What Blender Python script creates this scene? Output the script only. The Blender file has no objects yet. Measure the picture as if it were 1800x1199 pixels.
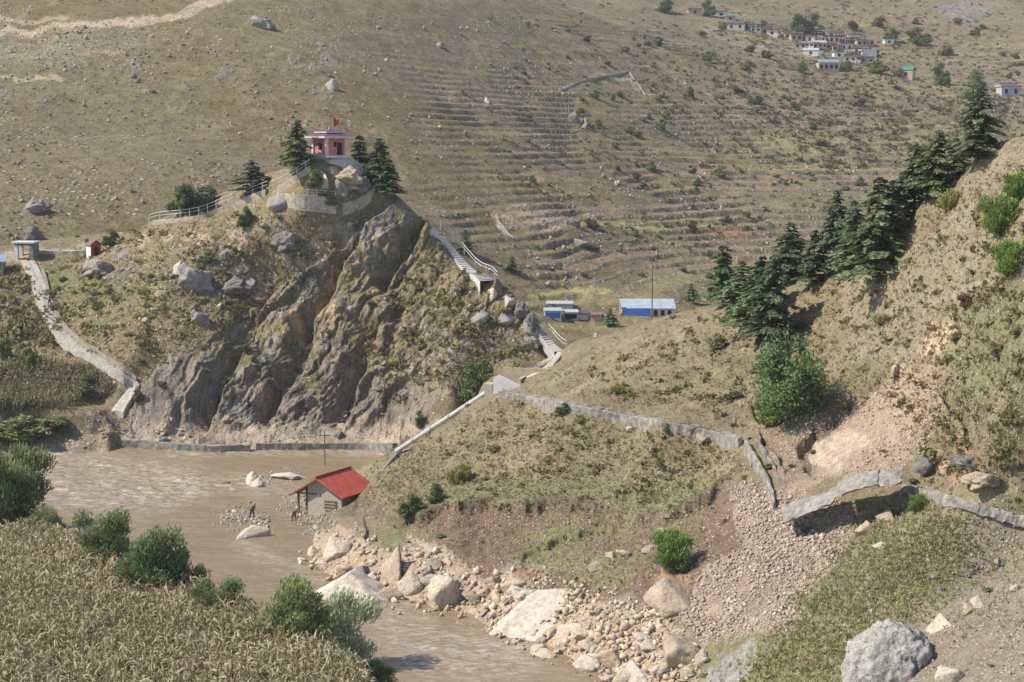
import bpy, bmesh, math, random
import numpy as np
from mathutils import Vector, Matrix, Quaternion
from mathutils.bvhtree import BVHTree
random.seed(7)
SC = bpy.context.scene
COL = SC.collection
R = math.radians
# ------------------------------------------------------------------ camera
CAMH, FPX, PITCH = 36.7, 3250.0, R(6.0)
cam_d = bpy.data.cameras.new('camera'); cam = bpy.data.objects.new('camera', cam_d); COL.objects.link(cam)
cam.location = (0, 0, CAMH); cam.rotation_euler = (R(90) - PITCH, 0, 0)
cam_d.sensor_width = 36; cam_d.lens = 36 * FPX / 1800.0; cam_d.clip_start = 1; cam_d.clip_end = 5000
SC.camera = cam
# ------------------------------------------------------------------ light
SUN = Vector((-0.70, -0.09, 0.71)).normalized()
w = bpy.data.worlds.new('World'); SC.world = w; w.use_nodes = True
nt = w.node_tree
sky = nt.nodes.new('ShaderNodeTexSky'); sky.sky_type = 'NISHITA'; sky.sun_disc = False
sky.sun_elevation = math.asin(SUN.z); sky.sun_rotation = math.atan2(SUN.x, SUN.y); sky.altitude = 2500
bg = nt.nodes['Background']; bg.inputs[1].default_value = 0.135
nt.links.new(sky.outputs[0], bg.inputs[0])
sd = bpy.data.lights.new('sun', 'SUN'); so = bpy.data.objects.new('sun', sd); COL.objects.link(so)
sd.energy = 4.1; sd.angle = R(0.6); sd.color = (1, 0.935, 0.815)
so.rotation_euler = SUN.to_track_quat('Z', 'Y').to_euler()
SC.view_settings.view_transform = 'Standard'; SC.view_settings.look = 'None'
SC.view_settings.exposure = 0.82; SC.view_settings.gamma = 1
SC.cycles.max_bounces = 6; SC.cycles.diffuse_bounces = 3; SC.cycles.volume_bounces = 1
SC.cycles.transparent_max_bounces = 6; SC.cycles.use_denoising = True
# ------------------------------------------------------------------ pixel <-> world (measuring only)
CP, SP = math.cos(PITCH), math.sin(PITCH)
def raydir(px, py):
    u = (px - 900.0) / FPX; v = (599.5 - py) / FPX
    return np.array([u, CP + v * SP, -SP + v * CP])
def P(px, py, Y):
    d = raydir(px, py); t = Y / d[1]
    return (d[0] * t, Y, CAMH + d[2] * t)
def PZ(px, py, z):
    d = raydir(px, py); t = (z - CAMH) / d[2]
    return (d[0] * t, d[1] * t, z)
def proj(x, y, z):
    zz = z - CAMH
    dep = y * CP - zz * SP; up = y * SP + zz * CP
    return 900 + FPX * x / dep, 599.5 - FPX * up / dep
# ------------------------------------------------------------------ noise
def _h(ix, iy, iz, s):
    h = (ix.astype(np.int64) * 374761393 + iy.astype(np.int64) * 668265263 + iz.astype(np.int64) * 2147483647 + s * 974711) & 0xFFFFFFFF
    h = ((h ^ (h >> 13)) * 1274126177) & 0xFFFFFFFF
    h = ((h ^ (h >> 16)) * 2246822519) & 0xFFFFFFFF
    return ((h ^ (h >> 15)) & 0xFFFFFF) / float(0xFFFFFF)
def vn2(x, y, s=0):
    ix = np.floor(x); iy = np.floor(y); fx = x - ix; fy = y - iy
    fx = fx * fx * fx * (fx * (fx * 6 - 15) + 10); fy = fy * fy * fy * (fy * (fy * 6 - 15) + 10)
    z = np.zeros_like(ix)
    a = _h(ix, iy, z, s); b = _h(ix + 1, iy, z, s); c = _h(ix, iy + 1, z, s); d = _h(ix + 1, iy + 1, z, s)
    return (a + (b - a) * fx) * (1 - fy) + (c + (d - c) * fx) * fy
def vn3(x, y, z, s=0):
    ix = np.floor(x); iy = np.floor(y); iz = np.floor(z)
    fx = x - ix; fy = y - iy; fz = z - iz
    fx = fx * fx * (3 - 2 * fx); fy = fy * fy * (3 - 2 * fy); fz = fz * fz * (3 - 2 * fz)
    def L(k):
        a = _h(ix, iy, iz + k, s); b = _h(ix + 1, iy, iz + k, s); c = _h(ix, iy + 1, iz + k, s); d = _h(ix + 1, iy + 1, iz + k, s)
        return (a + (b - a) * fx) * (1 - fy) + (c + (d - c) * fx) * fy
    l0 = L(0); return l0 + (L(1) - l0) * fz
def fbm(x, y, s=0, o=4, g=0.5):
    t = 0; a = 1; n = 0
    for k in range(o):
        t = t + a * (vn2(x * 2 ** k + 17.3 * k, y * 2 ** k - 9.1 * k, s + k) * 2 - 1); n += a; a *= g
    return t / n
def fbm3(x, y, z, s=0, o=4, g=0.5):
    t = 0; a = 1; n = 0
    for k in range(o):
        t = t + a * (vn3(x * 2 ** k + 17.3 * k, y * 2 ** k - 9.1 * k, z * 2 ** k + 3.7 * k, s + k) * 2 - 1); n += a; a *= g
    return t / n
def ss(a, b, x):
    t = np.clip((x - a) / (b - a), 0, 1); return t * t * (3 - 2 * t)
def inpoly(px, py, poly):
    r = np.zeros(px.shape, bool); n = len(poly)
    for i in range(n):
        x0, y0 = poly[i]; x1, y1 = poly[(i + 1) % n]
        if y0 == y1: continue
        c = ((y0 > py) != (y1 > py)) & (px < (x1 - x0) * (py - y0) / (y1 - y0) + x0)
        r ^= c
    return r
def polydist(px, py, pts):
    """unsigned distance, signed side (+ = right of travel direction in image, y down), arc parameter 0..1"""
    best = np.full(px.shape, 1e9); side = np.zeros(px.shape); arc = np.zeros(px.shape)
    L = [0]
    for i in range(len(pts) - 1): L.append(L[-1] + math.dist(pts[i], pts[i + 1]))
    for i in range(len(pts) - 1):
        x0, y0 = pts[i]; x1, y1 = pts[i + 1]; dx = x1 - x0; dy = y1 - y0; l2 = dx * dx + dy * dy
        t = np.clip(((px - x0) * dx + (py - y0) * dy) / l2, 0, 1)
        qx = x0 + t * dx; qy = y0 + t * dy; d = np.hypot(px - qx, py - qy)
        m = d < best
        best = np.where(m, d, best)
        side = np.where(m, np.sign(dx * (py - y0) - dy * (px - x0)), side)
        arc = np.where(m, (L[i] + t * (L[i + 1] - L[i])) / L[-1], arc)
    return best, side, arc
def tps(pts, x, y, lam=0.5):
    p = np.array(pts, float); n = len(p)
    def U(r2): return 0.5 * r2 * np.log(r2 + 1e-9)
    d2 = (p[:, None, 0] - p[None, :, 0]) ** 2 + (p[:, None, 1] - p[None, :, 1]) ** 2
    A = np.zeros((n + 3, n + 3)); A[:n, :n] = U(d2) + lam * np.eye(n)
    A[:n, n] = 1; A[:n, n + 1] = p[:, 0]; A[:n, n + 2] = p[:, 1]
    A[n, :n] = 1; A[n + 1, :n] = p[:, 0]; A[n + 2, :n] = p[:, 1]
    b = np.zeros(n + 3); b[:n] = p[:, 2]; wv = np.linalg.solve(A, b)
    r = wv[n] + wv[n + 1] * x + wv[n + 2] * y
    for i in range(n): r = r + wv[i] * U((x - p[i, 0]) ** 2 + (y - p[i, 1]) ** 2)
    return r
# ------------------------------------------------------------------ materials
MATS = {}
def lin(c):
    return tuple(((v / 255) / 12.92 if v / 255 <= 0.04045 else ((v / 255 + 0.055) / 1.055) ** 2.4) for v in c)
def new_mat(name):
    m = bpy.data.materials.new(name); m.use_nodes = True; n = m.node_tree.nodes; b = n['Principled BSDF']
    b.inputs['Roughness'].default_value = 0.9
    b.inputs['Specular IOR Level'].default_value = 0.25
    MATS[name] = m
    return m, m.node_tree, b
def ramp(nt, fac, stops):
    r = nt.nodes.new('ShaderNodeValToRGB'); e = r.color_ramp.elements
    while len(e) < len(stops): e.new(0.5)
    for i, (p, c) in enumerate(stops):
        e[i].position = p; e[i].color = (c, c, c, 1) if isinstance(c, (int, float)) else (*c, 1)
    nt.links.new(fac, r.inputs[0]); return r.outputs[0]
def noise(nt, scale, detail=4, rough=0.55, dist=0, coord=None, vec=None):
    n = nt.nodes.new('ShaderNodeTexNoise'); n.inputs['Scale'].default_value = scale
    n.inputs['Detail'].default_value = detail; n.inputs['Roughness'].default_value = rough; n.inputs['Distortion'].default_value = dist
    nt.links.new(vec or tc(nt), n.inputs['Vector']); return n.outputs['Fac']
def tc(nt):
    for n in nt.nodes:
        if n.bl_idname == 'ShaderNodeTexCoord': return n.outputs['Object']
    return nt.nodes.new('ShaderNodeTexCoord').outputs['Object']
def mixc(nt, fac, a, b, mode='MIX'):
    m = nt.nodes.new('ShaderNodeMix'); m.data_type = 'RGBA'; m.blend_type = mode; m.clamp_factor = True
    for s, v in ((m.inputs[0], fac), (m.inputs[6], a), (m.inputs[7], b)):
        if isinstance(v, (int, float)): s.default_value = v
        elif isinstance(v, tuple): s.default_value = (*v, 1)
        else: nt.links.new(v, s)
    return m.outputs[2]
def math_n(nt, op, a, b=0.0):
    m = nt.nodes.new('ShaderNodeMath'); m.operation = op
    for s, v in ((m.inputs[0], a), (m.inputs[1], b)):
        if isinstance(v, (int, float)): s.default_value = v
        else: nt.links.new(v, s)
    return m.outputs[0]
def bump(nt, b, h, dist, strength=1.0):
    n = nt.nodes.new('ShaderNodeBump'); n.inputs['Distance'].default_value = dist; n.inputs['Strength'].default_value = strength
    nt.links.new(h, n.inputs['Height']); nt.links.new(n.outputs[0], b.inputs['Normal'])
def attr(nt, name, out='Color'):
    a = nt.nodes.new('ShaderNodeAttribute'); a.attribute_name = name; return a.outputs[out]
def simple(name, c, rough=0.85, var=0.25, scale=3.0, bmp=0.02, metal=0.0, streak=False):
    """plain paint / stone / cloth with mottling and a little relief"""
    m, nt, b = new_mat(name)
    n1 = noise(nt, scale, 5, 0.65)
    f = ramp(nt, n1, [(0.25, 1 - var), (0.75, 1 + var * 0.5)])
    nt.links.new(mixc(nt, 1.0, c, f, 'MULTIPLY'), b.inputs['Base Color'])
    b.inputs['Roughness'].default_value = rough; b.inputs['Metallic'].default_value = metal
    if bmp: bump(nt, b, noise(nt, scale * 3, 4), bmp)
    return m
def ground_mat(name, s, bmp, spd, rot=-35):
    """s: size in metres of the finest grain wanted; colours come from the painted ground cover map 'Col';
    'rock' = how much bare rock, 'stone' = how stony the soil is"""
    m, nt, b = new_mat(name)
    col = attr(nt, 'Col'); rock = attr(nt, 'rock', 'Fac'); st = attr(nt, 'stone', 'Fac')
    big = ramp(nt, noise(nt, 0.2 / s, 5, 0.65), [(0.3, 0.72), (0.7, 1.24)])
    fine = ramp(nt, noise(nt, 0.9 / s, 4, 0.7), [(0.30, 0.52), (0.5, 0.98), (0.72, 1.45)])
    c = mixc(nt, 1.0, col, big, 'MULTIPLY'); c = mixc(nt, 1.0, c, fine, 'MULTIPLY')
    # greener and drier tufts
    tuft = ramp(nt, noise(nt, 0.35 / s, 4, 0.6, 0.4), [(0.52, 0.0), (0.66, 1.0)])
    green = mixc(nt, 1.0, c, (0.86, 1.0, 0.70), 'MULTIPLY')
    c = mixc(nt, math_n(nt, 'MULTIPLY', tuft, math_n(nt, 'SUBTRACT', 1.0, rock)), c, green)
    # loose stones: voronoi cells
    v = nt.nodes.new('ShaderNodeTexVoronoi'); v.inputs['Scale'].default_value = spd; v.inputs['Randomness'].default_value = 1
    nt.links.new(tc(nt), v.inputs['Vector'])
    cellr = nt.nodes.new('ShaderNodeSeparateColor'); nt.links.new(v.outputs['Color'], cellr.inputs[0])
    pick = math_n(nt, 'LESS_THAN', cellr.outputs[0], math_n(nt, 'MULTIPLY', st, 0.9))
    inside = ramp(nt, v.outputs['Distance'], [(0.22, 1.0), (0.42, 0.0)])
    sm = math_n(nt, 'MULTIPLY', pick, inside)
    stonec = mixc(nt, cellr.outputs[1], (0.42, 0.33, 0.245), (0.29, 0.265, 0.24))
    c = mixc(nt, sm, c, mixc(nt, 1.0, stonec, fine, 'MULTIPLY'))
    # rock: fractures
    mp = nt.nodes.new('ShaderNodeMapping'); mp.inputs['Rotation'].default_value = (0, R(rot), 0); mp.inputs['Scale'].default_value = (1.0, 0.4, 0.22)
    nt.links.new(tc(nt), mp.inputs['Vector'])
    k1 = noise(nt, spd * 0.16, 6, 0.68, 0.6, vec=mp.outputs[0]); k2 = noise(nt, spd * 0.55, 5, 0.7, 0.3, vec=mp.outputs[0])
    band = ramp(nt, k1, [(0.25, 0.60), (0.42, 0.85), (0.5, 1.08), (0.58, 0.9), (0.75, 1.3)])
    crack = math_n(nt, 'MULTIPLY', ramp(nt, k2, [(0.36, 0.25), (0.46, 1.0), (0.54, 1.0), (0.6, 1.15)]), band)
    c = mixc(nt, rock, c, mixc(nt, 1.0, c, crack, 'MULTIPLY'))
    nt.links.new(c, b.inputs['Base Color'])
    h = math_n(nt, 'ADD', math_n(nt, 'MULTIPLY', noise(nt, 0.8 / s, 5, 0.7), 1.0), math_n(nt, 'MULTIPLY', sm, 0.8))
    h = math_n(nt, 'ADD', h, math_n(nt, 'MULTIPLY', math_n(nt, 'MULTIPLY', crack, rock), 1.6))
    bump(nt, b, h, bmp)
    return m
# ------------------------------------------------------------------ mesh helpers
def tag(o, label=None, cat=None, group=None, kind=None):
    if label: o['label'] = label
    if cat: o['category'] = cat
    if group: o['group'] = group
    if kind: o['kind'] = kind
    return o
def link(name, me, mat=None, parent=None):
    o = bpy.data.objects.new(name, me); COL.objects.link(o)
    if parent: o.parent = parent
    if mat:
        for m_ in (mat if isinstance(mat, (list, tuple)) else [mat]): me.materials.append(m_)
    return o
def np_mesh(name, V, F):
    """V (n,3), F (m,k) with k=3 or 4"""
    me = bpy.data.meshes.new(name); V = np.asarray(V, np.float32); F = np.asarray(F, np.int32); k = F.shape[1]
    me.vertices.add(len(V)); me.vertices.foreach_set('co', V.ravel())
    me.loops.add(F.size); me.loops.foreach_set('vertex_index', F.ravel())
    me.polygons.add(len(F)); me.polygons.foreach_set('loop_start', np.arange(0, F.size, k, dtype=np.int32))
    me.update(calc_edges=True); return me
def smooth(me):
    me.polygons.foreach_set('use_smooth', np.ones(len(me.polygons), bool))
def vcol(me, name, c):
    a = me.color_attributes.new(name, 'FLOAT_COLOR', 'POINT')
    a.data.foreach_set('color', np.concatenate([c, np.ones((len(c), 1))], 1).astype(np.float32).ravel())
def vfac(me, name, f):
    a = me.attributes.new(name, 'FLOAT', 'POINT'); a.data.foreach_set('value', np.asarray(f, np.float32).ravel())
def grid_faces(nu, nv):
    i = np.arange(nu * nv).reshape(nv, nu)
    return np.stack([i[:-1, :-1].ravel(), i[:-1, 1:].ravel(), i[1:, 1:].ravel(), i[1:, :-1].ravel()], 1)
BVHS = []
class Paint:
    """ground cover: colour, bare rock, stoniness per vertex"""
    def __init__(s, px, py, base, jag=10, seed=0, js=0.035):
        s.n = px.size; s.px = px; s.py = py
        s.jx = px + jag * fbm(px * js, py * js, seed + 50, 4, 0.6); s.jy = py + jag * fbm(px * js, py * js, seed + 70, 4, 0.6)
        s.jag = jag; s.n1 = fbm(px * js * 5, py * js * 5, seed + 90, 3, 0.7); s.n2 = fbm(px * js * 5, py * js * 5, seed + 95, 3, 0.7)
        s.c = np.tile(np.array(base, float), (s.n, 1)); s.rock = np.zeros(s.n); s.stone = np.zeros(s.n)
    def lay(s, m, c=None, rock=None, stone=None):
        m = np.asarray(m, float)
        if c is not None: s.c += (np.array(c) - s.c) * m[:, None]
        if rock is not None: s.rock += (rock - s.rock) * m
        if stone is not None: s.stone += (stone - s.stone) * m
    def poly(s, pts, k=1.0, **kw):
        j = s.jag
        m = inpoly(s.jx, s.jy, pts) * 0.4 + inpoly(s.jx + j * 0.5 * s.n1, s.jy + j * 0.5 * s.n2, pts) * 0.3 + inpoly(s.jx - j * 1.0 * s.n2, s.jy + j * 1.0 * s.n1, pts) * 0.3
        s.lay(m * k, **kw)
    def line(s, pts, wd, k=1.0, **kw):
        d, _, _ = polydist(s.jx, s.jy, pts); s.lay(ss(wd, wd * 0.5, d) * k, **kw)
def terrain(name, X, Y, Z, nu, nv, paint, mat, sm=True):
    me = np_mesh(name, np.stack([X, Y, Z], 1), grid_faces(nu, nv))
    if sm: smooth(me)
    vcol(me, 'Col', np.clip(paint.c, 0, 1)); vfac(me, 'rock', np.clip(paint.rock, 0, 1)); vfac(me, 'stone', np.clip(paint.stone, 0, 1))
    o = link(name, me, mat); tag(o, kind='structure')
    F = grid_faces(nu, nv)
    BVHS.append((name, BVHTree.FromPolygons(np.stack([X, Y, Z], 1).tolist(), F.tolist(), epsilon=0.0)))
    return o
def at(px, py, only=None, skip=()):
    if only:      # a point just above the layer's skyline moves down onto it
        for k in range(20):
            q = at0(px, py + 4 * k, only)
            if q is not None: return q
        return None
    return at0(px, py, only, skip)
def at0(px, py, only=None, skip=()):
    d = raydir(px, py); d = Vector(d).normalized(); best = None
    for n, b in BVHS:
        if (only and n not in only) or n in skip: continue
        h = b.ray_cast(Vector((0, 0, CAMH)), d, 3000)
        if h[0] is not None and (best is None or h[3] < best[1]): best = (h[0], h[3])
    return best[0] if best else None
def gz(x, y, default=0.0):
    best = default
    for n, b in BVHS:
        h = b.ray_cast(Vector((x, y, 400)), Vector((0, 0, -1)), 600)
        if h[0] is not None: best = max(best, h[0].z)
    return best
# palette (linear albedo)
OLIVE = (0.190, 0.142, 0.078); DRY = (0.235, 0.180, 0.100); GREEN = (0.160, 0.142, 0.070); SOIL = (0.150, 0.098, 0.066)
BANK_SHADE = (0.085, 0.058, 0.042); TAN = (0.36, 0.265, 0.185); PALE = (0.44, 0.34, 0.24); GREY = (0.225, 0.196, 0.168); DGREY = (0.160, 0.130, 0.100)
RUST = (0.31, 0.19, 0.11); PINK = (0.30, 0.205, 0.15); YEL = (0.28, 0.235, 0.09)

# ================================================================== THE GROUND
# ---- far hillside
fp = [P(*a) for a in [(1140, 560, 330), (980, 575, 322), (940, 600, 300), (0, 430, 285), (200, 400, 300), (400, 330, 320), (0, 0, 480), (500, 100, 440),
      (700, 200, 420), (760, 400, 350), (900, 480, 345), (1200, 480, 385), (1200, 300, 480), (1200, 100, 640), (900, 0, 600), (1400, 0, 900),
      (1500, 90, 780), (1800, 150, 700), (1800, 0, 960), (1600, 250, 560), (1300, 450, 405), (1400, 380, 450), (1000, 300, 440), (250, 200, 385), (0, 200, 370), (950, 150, 520), (700, 0, 530), (1650, 170, 650)]]
fp += [(-60, 250, 4), (0, 262, 3), (40, 280, 3), (120, 320, 8), (220, 420, 22)]
nu, nv = 800, 860
pa = np.linspace(-140, 1980, nu); yy = 243 * (1500 / 243) ** np.linspace(0, 1, nv)
A, Yg = np.meshgrid(pa, yy); Xg = (A - 900) / FPX * Yg; X = Xg.ravel(); Y = Yg.ravel()
Z = tps(fp, X, Y, 40.0)
Z = Z + 2.6 * fbm(X / 60, Y / 60, 3, 4) * ss(280, 380, Y) + 0.7 * fbm(X / 11, Y / 11, 5, 4, 0.6) * ss(280, 360, Y)
px, py = proj(X, Y, Z)
# terraces: flats with stone risers, right-hand side
wgt = ss(600, 960, px + 140 * fbm(X / 40, Y / 40, 9)) * ss(-20, 90, py + 40 * fbm(X / 40, Y / 40, 8)) * ss(-0.65, 0.0, fbm(X / 26, Y / 40, 31, 3))
H = 1.55; q = Z / H + 1.3 * fbm(X / 80, Y / 110, 12, 3) + 0.10 * fbm(X / 25, Y / 25, 13, 2); fl = np.floor(q); fr = q - fl
stp = fl + ss(0.72, 0.97, fr)
Zt = Z + (stp - q) * H
riser = ss(0.70, 0.76, fr) * ss(1.0, 0.92, fr) * wgt
lipm = ss(0.86, 0.97, fr) * ss(0.1, 0.03, fr - 0.9) * wgt
tw = wgt * 0.78 * ss(-0.3, 0.2, fbm(X / 22, Y / 30, 17, 3)); Z = Z * (1 - tw) + Zt * tw
Z += 0.16 * fbm(X / 2.6, Y / 2.6, 15, 3, 0.7)
px, py = proj(X, Y, Z)
pt = Paint(px, py, (0.160, 0.114, 0.052), 14, 1, 0.02)
pt.lay(ss(0.0, 0.5, fbm(X / 8, Y / 14, 37, 4, 0.65)) * 0.5, c=(0.125, 0.088, 0.045)); pt.lay(ss(0.1, 0.5, fbm(X / 6, Y / 11, 38, 4, 0.65)) * 0.5, c=(0.25, 0.20, 0.12))
pt.lay(ss(-0.25, 0.5, fbm(X / 45, Y / 70, 21)) * 0.7, c=(0.185, 0.14, 0.083))
pt.lay(ss(0.05, 0.45, fbm(X / 25, Y / 40, 22)) * 0.5, c=GREEN)
pt.lay(ss(0.1, 0.5, fbm(X / 30, Y / 45, 23)) * 0.6 * ss(600, 900, px), c=(0.25, 0.175, 0.11))
pt.lay(ss(900, 1500, px + 200 * fbm(X / 60, Y / 80, 24)) * 0.55, c=(0.175, 0.134, 0.080), stone=0.35)
pt.lay(ss(0.05, 0.4, fbm(X / 5, Y / 12, 66, 4, 0.65)) * 0.5 * ss(700, 1100, px), c=(0.10, 0.085, 0.052), stone=0.5)
pt.lay(ss(0.15, 0.5, fbm(X / 14, Y / 22, 25)) * 0.7, stone=0.5)
fz = wgt * ss(0.62, 0.8, vn2(fl * 13.7, np.floor(X / 40 + 3 * fbm(X / 60, Y / 60, 27))))
pt.lay(fz * 0.55, c=(0.27, 0.225, 0.10))
pt.lay(wgt * ss(0.66, 0.8, vn2(fl * 5.1 + 9, np.floor(X / 55))) * 0.7, c=(0.24, 0.155, 0.11))
pt.lay(riser * 0.75 * ss(-0.3, 0.2, fbm(X / 18, Y / 18, 39)), c=(0.14, 0.108, 0.076), rock=0.4, stone=0.7)
pt.lay(lipm * ss(0.3, 0.6, vn2(X / 9, fl, 29)) * 0.5, c=(0.30, 0.245, 0.12))
# scattered outcrop patches on the brown slope
oc = ss(0.28, 0.48, fbm(X / 7, Y / 16, 33, 4, 0.6) + 0.35 * fbm(X / 50, Y / 60, 34, 2)) * ss(1000, 500, px)
pt.lay(oc * 0.55 * ss(-0.2, 0.3, fbm(X / 2, Y / 4, 19, 3)), c=(0.22, 0.195, 0.165), rock=0.8, stone=0.9)
pt.line([(-40, 62), (110, 48), (200, 38), (300, 28), (340, 16), (420, -6)], 9, c=(0.40, 0.30, 0.205), stone=0.3)
pt.line([(-40, 36), (60, 34), (115, 33)], 6, 0.8, c=TAN)
pt.line([(0, 95), (110, 92), (200, 90), (240, 78)], 5, 0.5, c=TAN)
pt.poly([(0, 60), (180, 45), (290, 45), (240, 80), (110, 100), (0, 110)], 0.5, c=(0.22, 0.18, 0.12), stone=0.6)
pt.line([(0, 136), (60, 134), (110, 138)], 4, 0.7, c=PALE)
pt.poly([(870, 380), (900, 360), (950, 355), (975, 375), (1005, 400), (985, 412), (940, 400), (900, 405), (880, 395)], 0.85, c=(0.36, 0.25, 0.16), rock=0.5, stone=0.9)
pt.line([(872, 385), (884, 408), (905, 420)], 3, c=PALE)
pt.poly([(1240, 410), (1320, 405), (1340, 418), (1250, 424)], 0.7, c=(0.30, 0.15, 0.09))
pt.line([(1000, 396), (1100, 400), (1260, 396)], 5, 0.9, c=(0.30, 0.27, 0.09)); pt.line([(930, 520), (1000, 508), (1060, 512)], 7, 0.9, c=(0.31, 0.27, 0.10))
pt.line([(990, 155), (1030, 140), (1110, 130), (1135, 165)], 2.5, 0.7, c=(0.33, 0.29, 0.22))
pt.line([(1240, 60), (1330, 80), (1450, 95)], 8, 0.5, c=(0.33, 0.27, 0.19))
pt.line([(1230, 48), (1290, 55), (1400, 78)], 2.5, 0.8, c=YEL)
pt.poly([(1640, 10), (1720, 0), (1760, 20), (1700, 40), (1660, 36)], 0.8, c=GREY, rock=0.8)
G_FAR = ground_mat('far_hillside_cover', 0.55, 0.35, 0.9)
far = terrain('far_hillside', X, Y, Z, nu, nv, pt, G_FAR)

# ---- crag with the shrine and the left bank terrace
BASEC = []
cp = [PZ(*a) for a in [(-60, 800, 0), (100, 793, 0), (225, 786, 0), (330, 792, 0), (450, 790, 0), (560, 787, 0), (700, 787, 0.2), (850, 782, 1)]]
cp += [(a[0], a[1] - 8, -4) for a in cp[:8]]
cp += [P(*a) for a in [(580, 285, 252), (520, 330, 248), (600, 355, 247), (680, 345, 250), (750, 405, 250), (850, 500, 240), (940, 580, 226), (985, 612, 213),
      (500, 600, 237), (500, 500, 243), (500, 420, 247), (600, 500, 241), (600, 650, 231), (700, 600, 232), (800, 600, 226), (800, 680, 217), (700, 720, 222),
      (860, 650, 210), (920, 640, 207), (300, 700, 228), (300, 560, 238), (300, 450, 249), (400, 380, 254), (300, 380, 262), (230, 410, 264), (150, 450, 262), (45, 445, 264), (0, 510, 250),
      (100, 520, 250), (100, 600, 240), (215, 660, 231), (240, 740, 226.5), (0, 600, 240), (-80, 600, 240), (-80, 450, 268), (380, 620, 234), (420, 740, 227.5), (600, 740, 227), (640, 400, 246), (560, 380, 246), (700, 480, 243), (640, 310, 256)]]
cp += [(x, y + d, z - k) for (x, y, z) in [P(580, 285, 255), P(680, 345, 252), P(750, 405, 252), P(850, 500, 243), P(940, 580, 230), P(985, 612, 217)] for d, k in ((8, 3), (22, 17))]
cp += [(x, y - dd_, z - k_) for (x, y, z) in [P(985, 612, 213), P(920, 640, 207), P(860, 650, 210), P(1030, 600, 215)] for dd_, k_ in ((6, 4), (14, 10))]
cp += [P(400, 395, 275), P(230, 412, 285), P(0, 435, 285), P(500, 340, 275)]
nu, nv = 620, 470
pa = np.linspace(-140, 1030, nu); yy = np.concatenate([np.linspace(203, 222, 60), np.linspace(222, 256, 300)[1:], np.linspace(256, 300, 112)[1:]]); nv = len(yy)
A, Yg = np.meshgrid(pa, yy); X = ((A - 900) / FPX * Yg).ravel(); Y = Yg.ravel(); Z = tps(cp, X, Y, 3.0)
# field terrace on the left: flat ground held above the river
px, py = proj(X, Y, Z)
fldm = ss(0, 10, 236 - Y) * ss(215, 170, px)
Z = np.where(fldm > 0, Z * (1 - fldm) + fldm * np.clip(4.6 + (Y - 226) * 0.14, -2, 7), Z)
Z = np.where((px < 215), np.minimum(Z, 60), Z)
bank = ss(224.5, 226.5, Y + 1.2 * fbm(X / 6, Y / 6, 41)); lowb = -1.2 + 2.6 * ss(219.5, 224, Y + 1.0 * fbm(X / 4, Y / 4, 42))
lw = ss(215, 170, px) * (Y < 229); Z = Z + lw * (lowb + (Z - lowb) * bank - Z); Z = np.where((px < 215) & (Y < 226), np.minimum(Z, 4.6), Z)
px0, py0 = proj(X, Y, Z)
face = ss(225, 228, Y) * ss(262, 254, Y) * ss(235, 370, px0) * ss(366, 392, py0)
ridge_l = 700 - (px0 - 225) * 0.737; face = face * (0.30 + 0.70 * ss(-30, 12, py0 - ridge_l + 22 * fbm(px0 / 25, py0 / 25, 53, 3)))
Yn = Y.copy(); Zn = Z.copy()
hx = px0 + 9 * fbm(px0 / 40, py0 / 40, 44, 3); hy = py0 + 9 * fbm(px0 / 40, py0 / 40, 45, 3)
def step_line(pts, h, reach):
    global Yn, Zn
    d, side, arc = polydist(hx, hy, pts)
    sd_ = d * side
    k = ss(0, 7, sd_) * ss(reach, 10, sd_) * ss(0.0, 0.12, arc) * ss(1.0, 0.85, arc) * h
    Yn = Yn + 0.8 * k; Zn = Zn - 0.6 * k
STEPS = [([(700, 350), (655, 385), (600, 430), (540, 480), (490, 515), (455, 560)], 3.6, 120),
         ([(470, 550), (440, 600), (410, 660), (372, 735), (362, 770)], 2.4, 60), ([(570, 570), (545, 625), (500, 700), (480, 760)], 2.3, 50),
         ([(672, 560), (655, 620), (630, 690), (608, 765)], 2.4, 60), ([(755, 395), (730, 430), (700, 480), (670, 520)], 2.6, 45),
         ([(640, 420), (600, 480), (575, 540), (540, 600)], 2.3, 45), ([(300, 600), (262, 660), (240, 730)], 1.0, 50),
         ([(720, 520), (705, 570), (690, 640)], 1.0, 30), ([(330, 700), (318, 760)], 0.9, 25), ([(520, 640), (500, 690), (455, 750)], 1.2, 40)]
for a in STEPS: step_line(a[0][::-1] if False else a[0], -a[1] if False else a[1], a[2])
sc = px0 * 0.72 + py0 * 0.69
sc = sc + 26 * fbm(px0 / 70, py0 / 70, 46, 3) + 5 * fbm(px0 / 12, py0 / 12, 43, 3)
def saw(v, per, sharp=0.16):
    f = (v / per) % 1.0; return f * (f < 1 - sharp) / (1 - sharp) + (f >= 1 - sharp) * (1 - f) / sharp
mod = ss(-0.35, 0.35, fbm(px0 / 60, py0 / 45, 47)); mod2 = ss(-0.3, 0.3, fbm(px0 / 35, py0 / 50, 52))
k = face * (1.15 * saw(sc, 52) * mod + 0.50 * saw(sc + 7, 21) * mod2 + 0.22 * saw(sc, 8.5, 0.3) + 0.32 * fbm3(X / 3.2, Y / 3.2, Z / 3.2, 48, 4, 0.6) + 0.30 * np.floor(4 * vn3(X / 1.3, Y / 1.3, Z / 1.9, 49)) / 2 - 0.5)
Yn -= 0.8 * k; Zn += 0.6 * k
Zn += (1 - face) * (0.35 * fbm(X / 4, Y / 4, 51, 4, 0.6)) * ss(223, 227, Y)
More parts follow.
